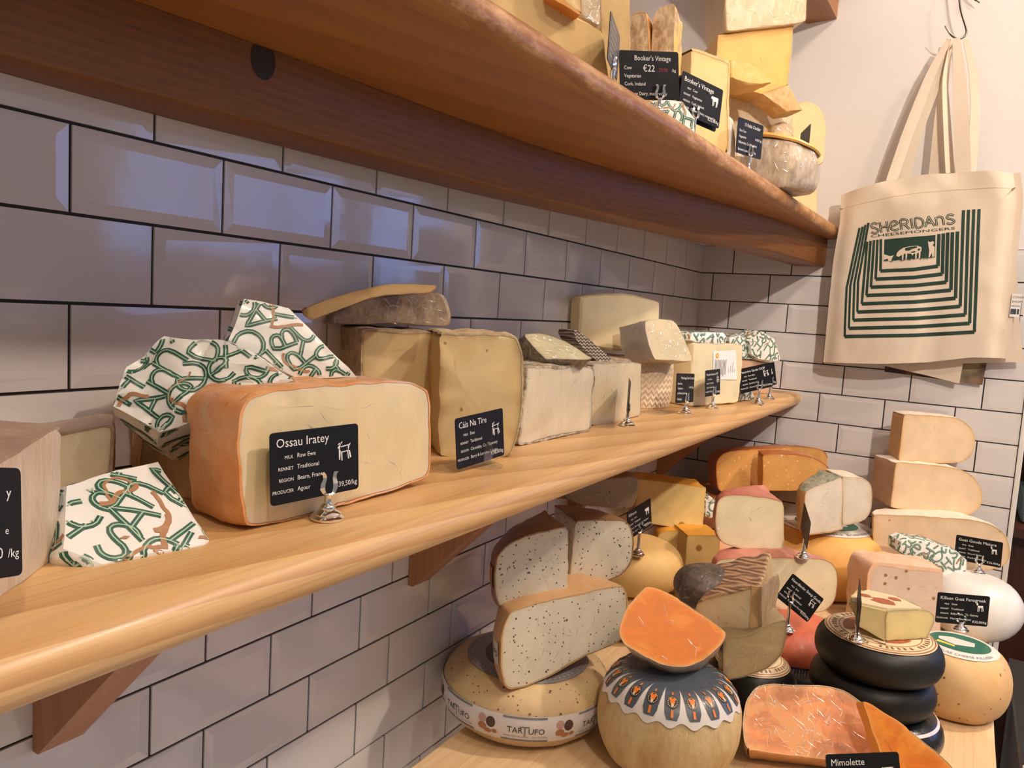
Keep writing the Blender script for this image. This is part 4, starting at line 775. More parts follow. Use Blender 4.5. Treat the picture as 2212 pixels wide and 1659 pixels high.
# ------------------------------------------------------------------ cards and stands
m_card = plain('black_card', (.006, .006, .007), .45, spec=.22)
m_cardback = plain('grey_card_back', (.10, .095, .09), .45)
m_white = plain('white_print', (.78, .77, .74), .6)
m_red = plain('red_print', (.28, .03, .03), .6)
m_chrome = plain('chrome', (.86, .85, .83), .10, 1.0)
m_clear = bpy.data.materials.new('clear_plastic'); m_clear.use_nodes = True; nt = m_clear.node_tree; nt.nodes.clear()
_o = nt.nodes.new('ShaderNodeOutputMaterial'); _t = nt.nodes.new('ShaderNodeBsdfTransparent'); _t.inputs[0].default_value = (.95, .96, .97, 1)
_g = nt.nodes.new('ShaderNodeBsdfGlossy'); _g.inputs['Roughness'].default_value = .08; _f = nt.nodes.new('ShaderNodeFresnel'); _f.inputs[0].default_value = 1.7
_m = nt.nodes.new('ShaderNodeMixShader'); _m.inputs[0].default_value = .14; nt.links.new(_t.outputs[0], _m.inputs[1]); nt.links.new(_g.outputs[0], _m.inputs[2]); nt.links.new(_m.outputs[0], _o.inputs[0])
SHEEP = [[(-.42, .18), (-.28, .30), (-.2, .42), (-.24, .2), (-.3, .05)], [(-.42, .30), (-.30, .42), (-.26, .34)], [(-.2, .42), (-.1, .48), (-.14, .34)],
         [(-.2, .22), (.3, .28), (.3, .23), (-.2, .17)], [(-.2, -.05), (.28, -.02), (.28, -.06), (-.2, -.1)],
         [(-.34, .1), (-.22, .0), (-.26, -.45), (-.33, -.42)], [(-.2, -.02), (-.12, -.1), (-.1, -.5), (-.17, -.5)],
         [(.26, .3), (.36, .2), (.26, -.1)], [(.28, 0), (.4, -.05), (.48, -.38), (.4, -.42)], [(.2, -.02), (.26, -.06), (.34, -.45), (.27, -.46)], [(.3, .26), (.44, .36), (.4, .22)]]
COWI = [[(-.3, .35), (.38, .38), (.4, .1), (.3, 0), (-.25, -.02), (-.34, .15)], [(-.34, .4), (-.5, .25), (-.46, .08), (-.3, .18)],
        [(-.26, 0), (-.16, 0), (-.17, -.45), (-.24, -.45)], [(-.1, 0), (-.02, 0), (-.04, -.4), (-.1, -.4)], [(.2, 0), (.3, .05), (.28, -.45), (.21, -.45)], [(.32, .1), (.42, .1), (.40, -.42), (.34, -.42)], [(.4, .38), (.46, .36), (.48, -.1), (.45, -.1)]]
GOATI = [[(-.2, .15), (.35, .18), (.35, -.05), (-.18, -.08)], [(-.38, .42), (-.2, .44), (-.16, .2), (-.3, .18)], [(-.3, .44), (-.36, .6), (-.24, .46)],
         [(-.2, -.05), (-.13, -.07), (-.12, -.5), (-.18, -.5)], [(-.05, -.05), (.02, -.05), (.0, -.48), (-.05, -.48)], [(.2, -.03), (.27, -.03), (.3, -.48), (.24, -.48)], [(.3, -.03), (.36, 0), (.44, -.42), (.38, -.45)]]
def card(key, label, title, rows, price, icon, z0, cs=.01, stand='chrome', tsize=.0085, back=False, group=None, slab_label=None, thick=.0009, style=0, shift=(0, 0, 0), clip=True, q=None, k=1.0):
    q = q or GEO[key]; c = CAM+(Vector(q[:3])-CAM)*k+Vector(shift); K = k; n, s, u = axes(q[3], q[4], q[5])
    Wd, Hd = .086*k, .054*k
    root = empty('price_card', c-u*Hd/2, label, 'price card', group); root['_o'] = tuple(c-u*Hd/2)
    # rounded panel
    pts = []
    r = .003
    for cx, cy, a0 in ((Wd/2-r, Hd/2-r, 0), (-Wd/2+r, Hd/2-r, 90), (-Wd/2+r, -Hd/2+r, 180), (Wd/2-r, -Hd/2+r, 270)):
        for k in range(4):
            a = R(a0+30*k); pts.append((cx+r*math.cos(a), cy+r*math.sin(a)))
    N = len(pts); V = [c+s*x+u*y+n*thick/2 for x, y in pts]+[c+s*x+u*y-n*thick/2 for x, y in pts]
    F = [tuple(range(N)), tuple(range(N, 2*N))[::-1]]+[(i, i+N, (i+1) % N+N, (i+1) % N) for i in range(N)]
    mesh('panel', V, F, [m_card, m_cardback if back else m_card], root, [0 if not back else 1]+[0]*(N+1), smooth=30)
    V = []; F = []; MI = []
    def put(st, x, y, size, sx=1, right=False, m=0):
        v2, f2 = text2d(st, size, sx)
        if right and v2:
            w_ = max(p[0] for p in v2); x -= w_
        b0 = len(V)
        for (a, b_) in v2: V.append(c+(s*(x+a)+u*(y+b_))*K+n*(thick/2+.00012))
        for f in f2: F.append(tuple(i+b0 for i in f)); MI.append(m)
    if style == 0:
        put(title, -.038, .0155, tsize)
        for i, (a, t) in enumerate(rows):
            y = .0065-.0085*i; put(a, -.0225, y, .0037, right=True); put(t, -.0190, y, .0048)
        put(price, .0410, -.0222, .0058, right=True)
    else:
        put(title, -.022, .0165, tsize)
        for i, t in enumerate(rows): put(t, -.037, .0065-.0088*i-(.002 if i > 2 else 0), .0056)
        if price.startswith('hand'):
            put('€22', -.010, .0045, .0105); put('29.00', .013, .0045, .006, m=1); put('/kg', .0385, .0045, .005, right=True)
        else: put(price, .040, -.0005, .0052, right=True)
    ic = {'sheep': SHEEP, 'cow': COWI, 'goat': GOATI}.get(icon)
    if V and not back: mesh('lettering', V, F, [m_white, m_red], root, MI, smooth=False)
    if ic and not back:
        V2 = []; F2 = []
        for pl in ic:
            b0 = len(V2); V2 += [c+(s*(.0275+x*.016)+u*(.0065+y*.016))*K+n*(thick/2+.00012) for x, y in pl]; F2.append(tuple(range(b0, b0+len(pl))))
        mesh('animal_drawing', V2, F2, m_white, root, smooth=False)
    if back:
        V2 = []; F2 = []
        for i in range(6):
            b0 = len(V2); V2 += [c+s*x+u*y+n*(thick/2+.0001) for x, y in ((-.03, .02-.007*i), (.01+.008*(i % 3), .02-.007*i), (.01+.008*(i % 3), .0185-.007*i), (-.03, .0185-.007*i))]; F2.append((b0, b0+3, b0+2, b0+1))
        mesh('lettering', V2, F2, plain('dim_print', (.35, .34, .32), .6), root, smooth=False)
    if not clip: return root
    # stand
    base = c+s*cs; base = Vector((base.x, base.y, z0)) if stand != 'clear' else Vector((base.x, base.y, z0))
    zb_ = (c-u*Hd/2+s*cs).z; base = base+Vector((n.x, n.y, 0))*.001
    st = empty('card_stand', base, slab_label or ('chrome card holder under '+label), 'card holder', 'card holders'); st['_o'] = tuple(base)
    if stand == 'clear':
        def lathe(nm, prof, mat, n_=28):
            V = []; F = []
            for r_, z in prof:
                for i in range(n_): V.append(base+Vector((r_*math.cos(2*PI*i/n_), r_*math.sin(2*PI*i/n_), z)))
            for k in range(len(prof)-1):
                for i in range(n_):
                    j = (i+1) % n_; F.append((k*n_+i, k*n_+j, (k+1)*n_+j, (k+1)*n_+i))
            F.append(tuple(range(n_))[::-1]); F.append(tuple(range((len(prof)-1)*n_, len(prof)*n_)))
            return mesh(nm, V, F, mat, st)
        lathe('base', [(.017, 0), (.0185, .001), (.0185, .003), (.014, .0045), (.006, .005), (.0055, .010)], m_clear)
        for off in (.0022, -.0022):
            Pq = [(-.008, .008), (-.008, .020), (-.006, .026), (0, .029), (.006, .026), (.008, .020), (.008, .008)]
            V = [base+s*x+n*(off+q_)+Vector((0, 0, z)) for q_ in (-.0007, .0007) for x, z in Pq]; k = len(Pq)
            F = [tuple(range(k))[::-1], tuple(range(k, 2*k))]+[(i, (i+1) % k, (i+1) % k+k, i+k) for i in range(k)]
            mesh('jaw', V, F, m_clear, st, smooth=30)
        return root
    hs = max(.012, zb_-z0-.001)
    prof = [(.0128, 0), (.0135, .0008), (.0135, .0022), (.0118, .0034), (.0105, .0040), (.0108, .0052), (.0095, .0066), (.0068, .0078), (.0060, .0084), (.0064, .0098), (.0052, .0116), (.0034, .0128), (.0029, .0138), (.0026, hs*.6+.006), (.0030, hs), (.0034, hs+.001), (.0024, hs+.0022)]
    prof = sorted(prof, key=lambda p: p[1]) if hs < .02 else prof
    V = []; F = []; n_ = 24
    for r_, z in prof:
        for i in range(n_): V.append(base+Vector((r_*math.cos(2*PI*i/n_), r_*math.sin(2*PI*i/n_), z)))
    def cut(k0, k1, nm):
        vv = V[k0*n_:(k1+1)*n_]; ff = []
        for k in range(k1-k0):
            for i in range(n_):
                j = (i+1) % n_; ff.append((k*n_+i, k*n_+j, (k+1)*n_+j, (k+1)*n_+i))
        ff.append(tuple(range(n_))[::-1]); ff.append(tuple(range((k1-k0)*n_, (k1-k0+1)*n_)))
        mesh(nm, vv, ff, m_chrome, st, smooth=50)
    cut(0, 11, 'base'); cut(11, len(prof)-1, 'stem')
    for sg in (-1, 1):
        ln = [(sg*.0012, hs), (sg*.0045, hs+.002), (sg*.0066, hs+.006), (sg*.0062, hs+.0105), (sg*.0048, hs+.014), (sg*.0052, hs+.017), (sg*.0066, hs+.019)]
        V = []; F = []
        for i, (x, z) in enumerate(ln):
            w_ = (.0014, .0020, .0025, .0024, .0017, .0017, .0023)[i]
            for dx, dn in ((-w_, -.0002), (w_*.3, -.0012), (w_, .0002), (w_*.3, .0016)): V.append(base+s*(x+dx)+n*(thick/2+.0008+dn)+Vector((0, 0, z))+Vector((0, 0, 0)))
        for i in range(len(ln)-1):
            for k in range(4): F.append((i*4+k, i*4+(k+1) % 4, (i+1)*4+(k+1) % 4, (i+1)*4+k))
        F += [(3, 2, 1, 0), tuple((len(ln)-1)*4+k for k in range(4))]
        mesh('prong', V, F, m_chrome, st, smooth=50)
    return root

MP = dict(paper=plain('waxed_paper', (.80, .79, .75), .38, coat=.25, bmp=.2, scale=50, var=.03), green=plain('green_ink', (.022, .10, .065), .45),
          palegreen=plain('pale_green_ink', (.42, .55, .42), .45), brownprint=plain('brown_ink', (.38, .19, .09), .45))
# ------------------------------------------------------------------ cheese colours
cream = paste('cream_paste', (.84, .67, .36), (.58, .42, .20), (60, .14, (.42, .28, .10), .22), patches=(12, (.80, .58, .24), .35))
cream_film = paste('cream_paste_film', (.80, .68, .44), (.66, .52, .34), (60, .09, (.5, .36, .18), .08), film=.35)
ossau_p = paste('ossau_paste', (.86, .70, .40), (.74, .62, .44), (75, .12, (.50, .33, .13), .10), film=.1, patches=(10, (.82, .63, .32), .35), spots2=(38, .07, (.45, .22, .07), .06))
pale = paste('pale_paste', (.80, .70, .50), (.62, .53, .38), (110, .15, (.28, .20, .10), .14), film=.1, specks=(.26, .20, .11))
truffle = paste('truffle_paste', (.78, .73, .60), (.66, .56, .40), (170, .24, (.07, .055, .045), .42), film=.15, spots2=(75, .16, (.10, .08, .07), .34), patches=(16, (.66, .62, .54), .35))
goatp = paste('goat_paste', (.80, .60, .40), (.64, .38, .15), (60, .16, (.46, .26, .11), .16))
goatw = paste('white_goat_paste', (.76, .68, .56), (.60, .46, .30), (100, .14, (.42, .28, .18), .10), film=.2)
fenu = paste('fenugreek_paste', (.68, .53, .43), (.66, .46, .34), (55, .24, (.30, .14, .05), .45), film=.15)
emm = paste('emmental_paste', (.80, .60, .25), (.66, .44, .14), (24, .20, (.36, .20, .05), .22))
youngp = paste('sheep_gouda_paste', (.80, .69, .46), (.60, .47, .26), (90, .09, (.60, .5, .34), .10))
hardor = paste('aged_gouda_paste', (.72, .38, .12), (.58, .24, .05), (130, .26, (.84, .60, .36), .22))
chedr = paste('cheddar_paste', (.84, .50, .15), (.62, .36, .10), (60, .10, (.42, .22, .06), .10))
chedr2 = paste('pale_cheddar_paste', (.80, .58, .27), (.62, .41, .16), (50, .10, (.5, .3, .1), .08), patches=(14, (.84, .56, .22), .4))
chedf = paste('filmed_cheddar_paste', (.80, .62, .36), (.62, .43, .21), None, film=.7, patches=(30, (.86, .74, .54), .5))
mimo = paste('mimolette_paste', (.74, .20, .012), (.84, .40, .10), (130, .12, (.5, .14, .02), .2), streak=.35, patches=(11, (.82, .30, .03), .7), rough=.5)
mimof = paste('mimolette_paste_film', (.72, .24, .06), (.84, .44, .18), None, film=.75, streak=.9, patches=(15, (.84, .40, .13), .8), sdir=(.9, .6, 0))
olive = paste('olive_paste', (.56, .43, .22), (.42, .30, .13), None, film=.55, streak=.5)
olive2 = paste('buff_paste', (.80, .66, .42), (.55, .40, .2), (80, .09, (.4, .28, .1), .15), film=.3)
r_orange = rind('orange_washed_rind', (.72, .27, .06), (.80, .42, .18), 28, .4, film=.5, c3=(.74, .50, .38))
r_brown = rind('brown_rough_rind', (.42, .26, .13), (.62, .46, .28), 60, 1.0, c3=(.26, .15, .08))
r_brownf = rind('brown_filmed_rind', (.40, .27, .16), (.66, .50, .32), 80, .8, film=.95, c3=(.26, .17, .11))
r_grey = rind('grey_mould_rind', (.26, .20, .13), (.66, .58, .44), 110, 1.0, c3=(.14, .10, .07))
r_pale = rind('pale_chalky_rind', (.66, .56, .44), (.52, .40, .28), 60, .7, stretch=(1, 1, .25), film=.15)
r_top = rind('brown_dusty_top', (.30, .19, .13), (.44, .31, .22), 45, .5, film=.15)
r_yell = rind('golden_rind', (.74, .50, .20), (.66, .40, .14), 18, .25)
r_tan = rind('tan_waxed_rind', (.56, .30, .11), (.62, .38, .18), 16, .25, film=.3)
r_dktan = rind('dark_waxed_rind', (.24, .11, .05), (.40, .22, .10), 14, .3, film=.3)
r_dorange = rind('burnt_orange_rind', (.42, .11, .025), (.56, .20, .05), 12, .25, film=.35, c3=(.26, .08, .03))
r_white = rind('white_mould_rind', (.72, .66, .58), (.60, .54, .46), 70, .4)
r_speck = rind('mottled_natural_rind', (.34, .20, .09), (.70, .52, .32), 110, 1.0, stretch=(1, 1, .5))
r_mott = rind('lumpy_filmed_rind', (.46, .34, .24), (.72, .62, .48), 90, 1.3, film=.9, stretch=(1, 1, .4), c3=(.40, .27, .14))
r_red = rind('red_wax_rind', (.55, .07, .03), (.62, .14, .06), 14, .25, film=.2)
r_pink = rind('pink_filmed_rind', (.44, .10, .07), (.58, .24, .17), 14, .3, film=.5)
r_pinktop = rind('salmon_filmed_rind', (.76, .44, .26), (.80, .58, .42), 20, .4, film=.7)
r_mimo = rind('grey_pitted_rind', (.58, .40, .28), (.70, .54, .42), 70, .8, film=.5, c3=(.46, .28, .20))
r_bluer = rind('buff_pitted_rind', (.58, .42, .20), (.66, .52, .30), 90, 1.1, stretch=(1, 1, .45), c3=(.48, .32, .14))
r_black = rind('black_wax', (.004, .0035, .004), (.009, .008, .007), 20, .3, rough=.5)
m_blackglossy = rind('black_glossy_wax', (.010, .011, .012), (.02, .022, .022), 60, .6, rough=.22)
r_cream = rind('cream_waxed_rind', (.74, .56, .32), (.66, .46, .24), 16, .2, film=.25, c3=(.70, .52, .34))
r_fenu = rind('speckled_fenugreek_rind', (.66, .40, .17), (.70, .48, .24), 18, .25, c3=(.56, .34, .16))
r_wwax = rind('white_wax', (.72, .70, .68), (.68, .66, .64), 10, .1, rough=.3)
r_goat_and_shade = rind('tan_goat_rind_and_shade', (.36, .20, .12), (.42, .25, .15), 30, .2)
r_goatw = rind('chalky_goat_rind', (.78, .68, .58), (.72, .60, .48), 40, .3)
# herringbone and zig-zag rinds
def band_mat(name, a, bcol, freq, zig, hz, vaxis='Z', rough=.6, amt=.6):
    m, nt, b = base_mat(name, rough, .4)
    t = nt.nodes.new('ShaderNodeTexCoord'); sp = nt.nodes.new('ShaderNodeSeparateXYZ'); nt.links.new(t.outputs['Object'], sp.inputs[0])
    h = math2(nt, 'ADD', sp.outputs[1], math2(nt, 'MULTIPLY', sp.outputs[0], .55))
    tri = math2(nt, 'PINGPONG', math2(nt, 'MULTIPLY', h, hz), .5)
    z = math2(nt, 'ADD', math2(nt, 'MULTIPLY', sp.outputs[2], freq), math2(nt, 'MULTIPLY', tri, zig))
    s = math2(nt, 'SINE', math2(nt, 'MULTIPLY', z, 6.283), 0)
    f = math2(nt, 'MULTIPLY', ramp(nt, math2(nt, 'ADD', math2(nt, 'MULTIPLY', s, .5), .5), .3, .8), amt)
    v = coord(nt); n1 = noi(nt, v, 130, 3)
    col = mixc(nt, f, a, bcol); col = mixc(nt, math2(nt, 'MULTIPLY', ramp(nt, n1, .5, .8), .4), col, tuple(x*.7 for x in bcol))
    nt.links.new(col, b.inputs['Base Color']); bump(nt, b, math2(nt, 'ADD', s, n1), .6, .0015)
    return m
m_herr = band_mat('basket_pressed_rind', (.76, .60, .42), (.60, .43, .28), 88, 1.3, 70, amt=.38)
m_zig = band_mat('zigzag_dark_rind', (.50, .42, .34), (.07, .045, .035), 190, 1.2, 120, amt=.95)
m_pattern = band_mat('crackled_patterned_rind', (.56, .36, .22), (.20, .11, .08), 60, 2.5, 38, amt=.8)

# ================================================================== LOWER SHELF
G_C = 'cut cheeses on the lower shelf'
slab('cheese_wedge', 'L_A', .09, r_pale, 'pale chalky-rinded cheese block at the far left, behind the cropped price card', rm=r_top, sides='t', rim=.004, skew=(0, .004))
slab('cheese_wedge', 'L_B', .055, paste('ivory_paste', (.78, .70, .52), (.60, .50, .34)), 'ivory cheese with brown top against the tiles at far left', rm=r_top, sides='tr', rim=.004, g=dict(GEO['L_B'], o=[.085, -.012, ZS1]))
slab('cheese_wedge', 'L_C', .12, paste('shadow_brown_paste', (.56, .36, .17), (.42, .22, .09)), 'cheese block with shadow-browned face standing behind the left end of the large orange-rinded cheese', rm=r_orange, sides='lt', rim=.02, g=dict(GEO['L_C'], o=[.135, .03, ZS1]))  # cut face lies in shadow; that shade is put into the brown paste
slab('cheese_wedge', 'L_ossau', .062, ossau_p, 'large orange-rinded half cheese with cream face, biggest on the lower shelf', rm=r_orange, sides='all', rim=.0035, taper=.97, sm=2, wob=.0009, bulge=.02, cr=(10, 40))
slab('cheese_wedge', 'L_D', .09, cream, 'tall cream block with brown left rind, between the orange-rinded half and the tall yellow-cream block', rm=r_brownf, sides='ltb', rim=.004, g=dict(GEO['L_D'], poly=[[a, max(b, -.0001)] for a, b in GEO['L_D']['poly']]), cr=(0, 25))
slab('cheese_wedge', 'L_E', .085, r_brownf, 'brown rough-rinded wedge in crinkled cling film on top of the tall cream block', film=True, soft=.006, bulge=.03, cr=(90, 60))
slab('cheese_slice', 'L_G', .06, paste('thin_slice_paste', (.72, .50, .24), (.54, .33, .14)), 'thin curled yellow slice lying on the film-wrapped brown wedge', rm=rind('slice_rind', (.44, .24, .11), (.52, .32, .16), 40), sides='bl', rim=.002)
slab('cheese_wedge', 'L_F', .085, cream, 'tall yellow-cream block behind the card held by a clear plastic stand', rm=rind('thin_crusty_rind', (.66, .54, .36), (.50, .36, .20), 120, 1.), sides='tr', rim=.0035, wob=.0011, rimw=(.008, .03))
slab('cheese_wedge', 'L_H', .10, pale, 'ivory square block with dark speckled rind right of the tall yellow-cream block', rm=r_grey, sides='all', rim=.0048, wob=.001, cr=(10, 0))
slab('cheese_wedge', 'L_I', .035, paste('film_yellow_paste', (.72, .64, .36), (.50, .42, .24), (30, .08, (.25, .18, .1), .2), film=.6), 'flat film-wrapped wedge with dark rind lying on the ivory speckled block', rm=rind('dark_twiggy_rind', (.14, .10, .07), (.40, .32, .22), 120, 1.2), sides='lb', rim=.002, film=True, skew=(-.006, 0), cr=(40, 50))
slab('cheese_wedge', 'L_J', .04, m_zig, 'thin tilted wedge showing dark zigzag-pressed rind on top of the shelf row', part='rind', soft=.0015, wob=.0004)
slab('cheese_wedge', 'L_K', .12, paste('beige_paste', (.72, .62, .42), (.56, .46, .30), (110, .12, (.25, .18, .1), .10), film=.2), 'beige block behind the edge-on price card, right of the ivory speckled block', rm=r_grey, sides='tr', rim=.0022, taper=.96, cr=(14, 0))
Wm = Wheel((.088, 1.068), ZS1, .089, .094, .12)
wheel('cheese_wheel', Wm, m_herr, 'half-hidden round cheese with herringbone-pressed side, behind the Manchego card')
slab('cheese_wedge', 'L_M', .028, paste('smooth_butter_paste', (.82, .69, .43), (.72, .58, .34), (70, .09, (.4, .3, .15), .10)), 'large smooth pale wedge leaning on the tiles on top of the herringbone cheese', sm=1, soft=.004)
slab('cheese_wedge', 'L_N', .075, paste('film_cream_paste', (.78, .66, .42), (.70, .58, .38), None, film=.9), 'film-wrapped wedge with bluish stamped rind on top of the herringbone cheese', rm=rind('lavender_film_rind', (.50, .42, .42), (.62, .54, .48), 40, .5, film=.9), sides='l', rim=.002, film=True, cr=(60, 60))
o, S = slab('cheese_wedge', 'L_O', .075, paste('romano_paste', (.80, .70, .44), (.74, .62, .38), None, film=.25), 'upright pale yellow block with a white paper label and orange seal', sm=1, soft=.003)
gl = GEO['L_Olabel']; n_, s_, u_ = axes(gl['yaw'], 0); oo = Vector(gl['o'])+n_*.0009
def quad_on(o0, s_, u_, P): return [o0+s_*a+u_*b for a, b in P]
lb = mesh('paper_label', quad_on(oo, s_, u_, gl['poly']), [(0, 3, 2, 1)], plain('label_paper', (.78, .76, .74), .5), o, smooth=False)
V = []; F = []; MI = []
pl = gl['poly']; mnx = min(p[0] for p in pl); mxx = max(p[0] for p in pl); mny = min(p[1] for p in pl); mxy = max(p[1] for p in pl); W_ = mxx-mnx; H_ = mxy-mny
def lrect(x0, y0, x1, y1, m):
    b0 = len(V); V.extend([oo+n_*.0004+s_*(mnx+a*W_)+u_*(mny+c_*H_) for a, c_ in ((x0, y0), (x1, y0), (x1, y1), (x0, y1))]); F.append((b0, b0+1, b0+2, b0+3)); MI.append(m)
for k in range(9): lrect(.10+.05*k, .12+.03*(k % 3), .125+.05*k, .68-.02*(k % 2), 0)
for k in range(4): lrect(.62+.08*k, .25, .635+.08*k, .25+.12*(1+k % 3), 0)
b0 = len(V); V.extend([oo+n_*.0005+s_*(mnx+W_*.16+.0055*math.cos(a*PI/8))+u_*(mny+H_*.80+.0055*math.sin(a*PI/8)) for a in range(16)]); F.append(tuple(range(b0, b0+16))); MI.append(1)
b0 = len(V); V.extend([oo+n_*.0007+s_*(mnx+W_*.16+.0028*math.cos(a*PI/8))+u_*(mny+H_*.80+.0028*math.sin(a*PI/8)) for a in range(16)]); F.append(tuple(range(b0, b0+16))); MI.append(2)
mesh('label_print', V, F, [plain('grey_print', (.25, .24, .26), .6), plain('orange_seal', (.82, .30, .03), .5), plain('yellow_seal', (.85, .62, .2), .5)], lb, MI, smooth=False)
slab('cheese_wedge', 'L_R', .08, paste('pinkish_paste', (.60, .38, .26), (.50, .30, .20)), 'pinkish cheese block in the shelf corner under the tall crumpled paper parcels', g=dict(GEO['L_R'], poly=[[a, max(b, 0)] for a, b in GEO['L_R']['poly']]))
GP = 'cheeses folded in printed paper'
packet('wrapped_cheese', 'L_wrapfront', .022, 'flat green-lettered paper parcel at the shelf front, left of the orange-rinded half', 3, lh=.025, amp=.0013, group=GP, extra=[(.215, -.108, ZS1+.001), (.228, -.03, ZS1+.001), (.13, -.115, ZS1+.001), (.16, -.005, ZS1+.001)])
packet('wrapped_cheese', 'L_wrap3', .075, 'drooping paper parcel with green letters, lower one on the large orange-rinded cheese', 5, lh=.022, amp=.0042, group=GP, extra=[(.10, .02, 1.537), (.19, .06, 1.535)])
packet('wrapped_cheese', 'L_wrap4', .065, 'pointed paper parcel with green letters standing on the large orange-rinded cheese', 8, lh=.022, amp=.0022, group=GP)
packet('wrapped_cheese', 'L_P', .06, 'small flat paper parcel lying on the labelled pale yellow block', 11, lh=.024, amp=.0010, group=GP, sub=4)
packet('wrapped_cheese', 'L_Q1', .05, 'crumpled paper parcel in the shelf corner, left of its tallest neighbour', 13, lh=.022, amp=.0026, group=GP, sub=4)
packet('wrapped_cheese', 'L_Q2', .06, 'tall crumpled paper parcel at the corner end of the lower shelf', 17, lh=.022, amp=.0026, group=GP, sub=4)
packet('wrapped_cheese', 'L_Q3', .04, 'paper parcel squeezed low beside the labelled pale yellow block', 19, lh=.022, amp=.0014, group=GP, sub=4)

CG = 'black price cards'
card('C_leftmost', 'black price card cropped at the far left edge of the lower shelf', '', [], '', None, ZS1, cs=-.03, clip=True, slab_label='chrome card holder at the far left end of the lower shelf')
pc = SC.objects['price_card']
# the few printed characters that show on the cropped card
def extra_text(root, key, items):
    q = GEO[key]; c = Vector(q[:3]); n, s, u = axes(q[3], q[4], q[5]); V = []; F = []
    for st, x, y, sz in items:
        v2, f2 = text2d(st, sz); w_ = max(p[0] for p in v2); b0 = len(V)
        V += [c+s*(x-w_+a)+u*(y+b_)+n*.0007 for a, b_ in v2]; F += [tuple(i+b0 for i in f) for f in f2]
    mesh('lettering', V, F, m_white, root, smooth=False)
extra_text(pc, 'C_leftmost', [('/kg', .0405, -.0175, .0062), ('y', .036, .012, .0075), ('e', .034, -.006, .0055), ('50', .030, -.0175, .0075)])
R4 = lambda a, b_, c, d_: [('MILK', a), ('RENNET', b_), ('REGION', c), ('PRODUCER', d_)]
card('C_ossau', 'black price card with sheep drawing before the large orange-rinded half', 'Ossau Iratey', R4('Raw Ewe', 'Traditional', 'Bearn, France', 'Agour'), '€39,50/kg', 'sheep', ZS1, cs=.012, tsize=.0098)
card('C_cais', 'black price card with sheep drawing in a clear plastic stand', 'Cáis Na Tíre', R4('Ewe', 'Traditional', 'Cloonlahy, Co. Tipperary', 'Barry & Lorraine Cahalan'), '€38,00/kg', 'sheep', ZS1, cs=.012, stand='clear', slab_label='clear plastic card holder in front of the tall yellow-cream block', tsize=.0095)
card('C_edge1', 'black price card seen edge-on before the beige block', 'Tomme', [], '', None, ZS1, cs=0, shift=(-.01, .02, -.008))
card('C_manch', 'black price card reading Manchego Semi Curado before the herringbone cheese', 'Manchego Semi Curado DO', ['Raw Ewe', 'Traditional', 'La Mancha, Spain', 'Villadiego'], '31.95€ /kg', None, ZS1, cs=.008, tsize=.0065, style=1)
card('C_rom', 'small black price card before the labelled pale yellow block', 'Pecorino Romano DOP', R4('Sheep', 'Traditional', 'Sardinia, Italy', 'Fulvi, Lazio'), '€32,00/kg', 'sheep', ZS1, cs=.006, tsize=.0068, k=.962)
card('C_sardo', 'front black price card in the corner of the lower shelf', 'Pecorino Sardo DOP', R4('Raw Ewe', 'Traditional', 'Sardinia, Italy', 'Central Formaggi'), '€27,50/kg', 'sheep', ZS1, cs=.012, tsize=.0075)
card('C_sardo', 'black price card half hidden behind the front corner card', 'Pecorino al Tartufo', R4('Sheep', 'Traditional', 'Umbria, Italy', 'Italy'), '€39/kg', 'sheep', ZS1, cs=.03, tsize=.0075, shift=(-.018, .125, -.004))

# ================================================================== UPPER SHELF
slab('cheese_wedge', 'U1', .10, chedr2, 'big smooth yellow block at the left end of the upper shelf', sm=1, soft=.005, rimw=(.006, .02), film=False)
slab('cheese_wedge', 'U2', .06, chedr2, 'yellow wedge with orange lower rind, top left above the big smooth block', rm=rind('orange_edge_rind', (.66, .26, .05), (.72, .36, .10), 30), sides='b', rim=.006)
slab('cheese_wedge', 'U3', .05, chedf, 'narrow film-wrapped wedge at the top edge above the big smooth block', film=True, cr=(60, 10))
slab('cheese_wedge', 'U4', .05, chedr2, 'tall flat yellow slab behind the steeply angled card on the upper shelf', sm=0)
slab('cheese_wedge', 'U5', .05, r_speck, 'narrow mottled-rinded wedge with orange top, left of its wider twin', rm=rind('orange_top', (.62, .28, .08), (.70, .38, .14), 40), sides='tr', rim=.003, part='rind_face', soft=.003)
slab('cheese_wedge', 'U6', .075, r_speck, 'wide mottled-rinded wedge with bright orange cut side, above the hand-priced card', rm=chedr, sides='r', rim=.0008, part='rind_face', soft=.003)
slab('cheese_wedge', 'U7', .09, chedr2, 'pale block with crusty top edge behind the tilted cow-drawing card', rm=rind('crusty_edge', (.74, .52, .26), (.60, .38, .16), 50, .8), sides='tr', rim=.006)
slab('cheese_wedge', 'U8', .07, rind('golden_crumbly', (.78, .52, .20), (.70, .42, .12), 60, .6), 'golden crumbly wedge jutting out under the big orange block', soft=.004, part='crumbly_face')
slab('cheese_wedge', 'U9', .10, chedf, 'film-wrapped pale block under the golden crumbly wedge on the upper shelf', film=True, cr=(60, 10))
slab('cheese_wedge', 'U10', .10, chedr, 'big orange cheddar block stacked high before the painted wall', rm=rind('whitish_side', (.80, .70, .60), (.74, .62, .52), 30), sides='r', rim=.002, sm=0, taper=.9)
slab('cheese_wedge', 'U10b', .06, rind('brown_cloth_rind', (.50, .30, .12), (.66, .46, .22), 60, .6), 'brown-rinded corner wedge under the big orange cheddar block', sm=0, part='rind')
slab('cheese_wedge', 'U11', .10, chedf, 'film-wrapped yellow block on the very top of the upper pile', film=True, sm=1, cr=(60, 10))
slab('cheese_wedge', 'U12', .06, r_white, 'white-rinded upright piece left of the round rough-rinded cheese', soft=.008, part='rind', sm=2)
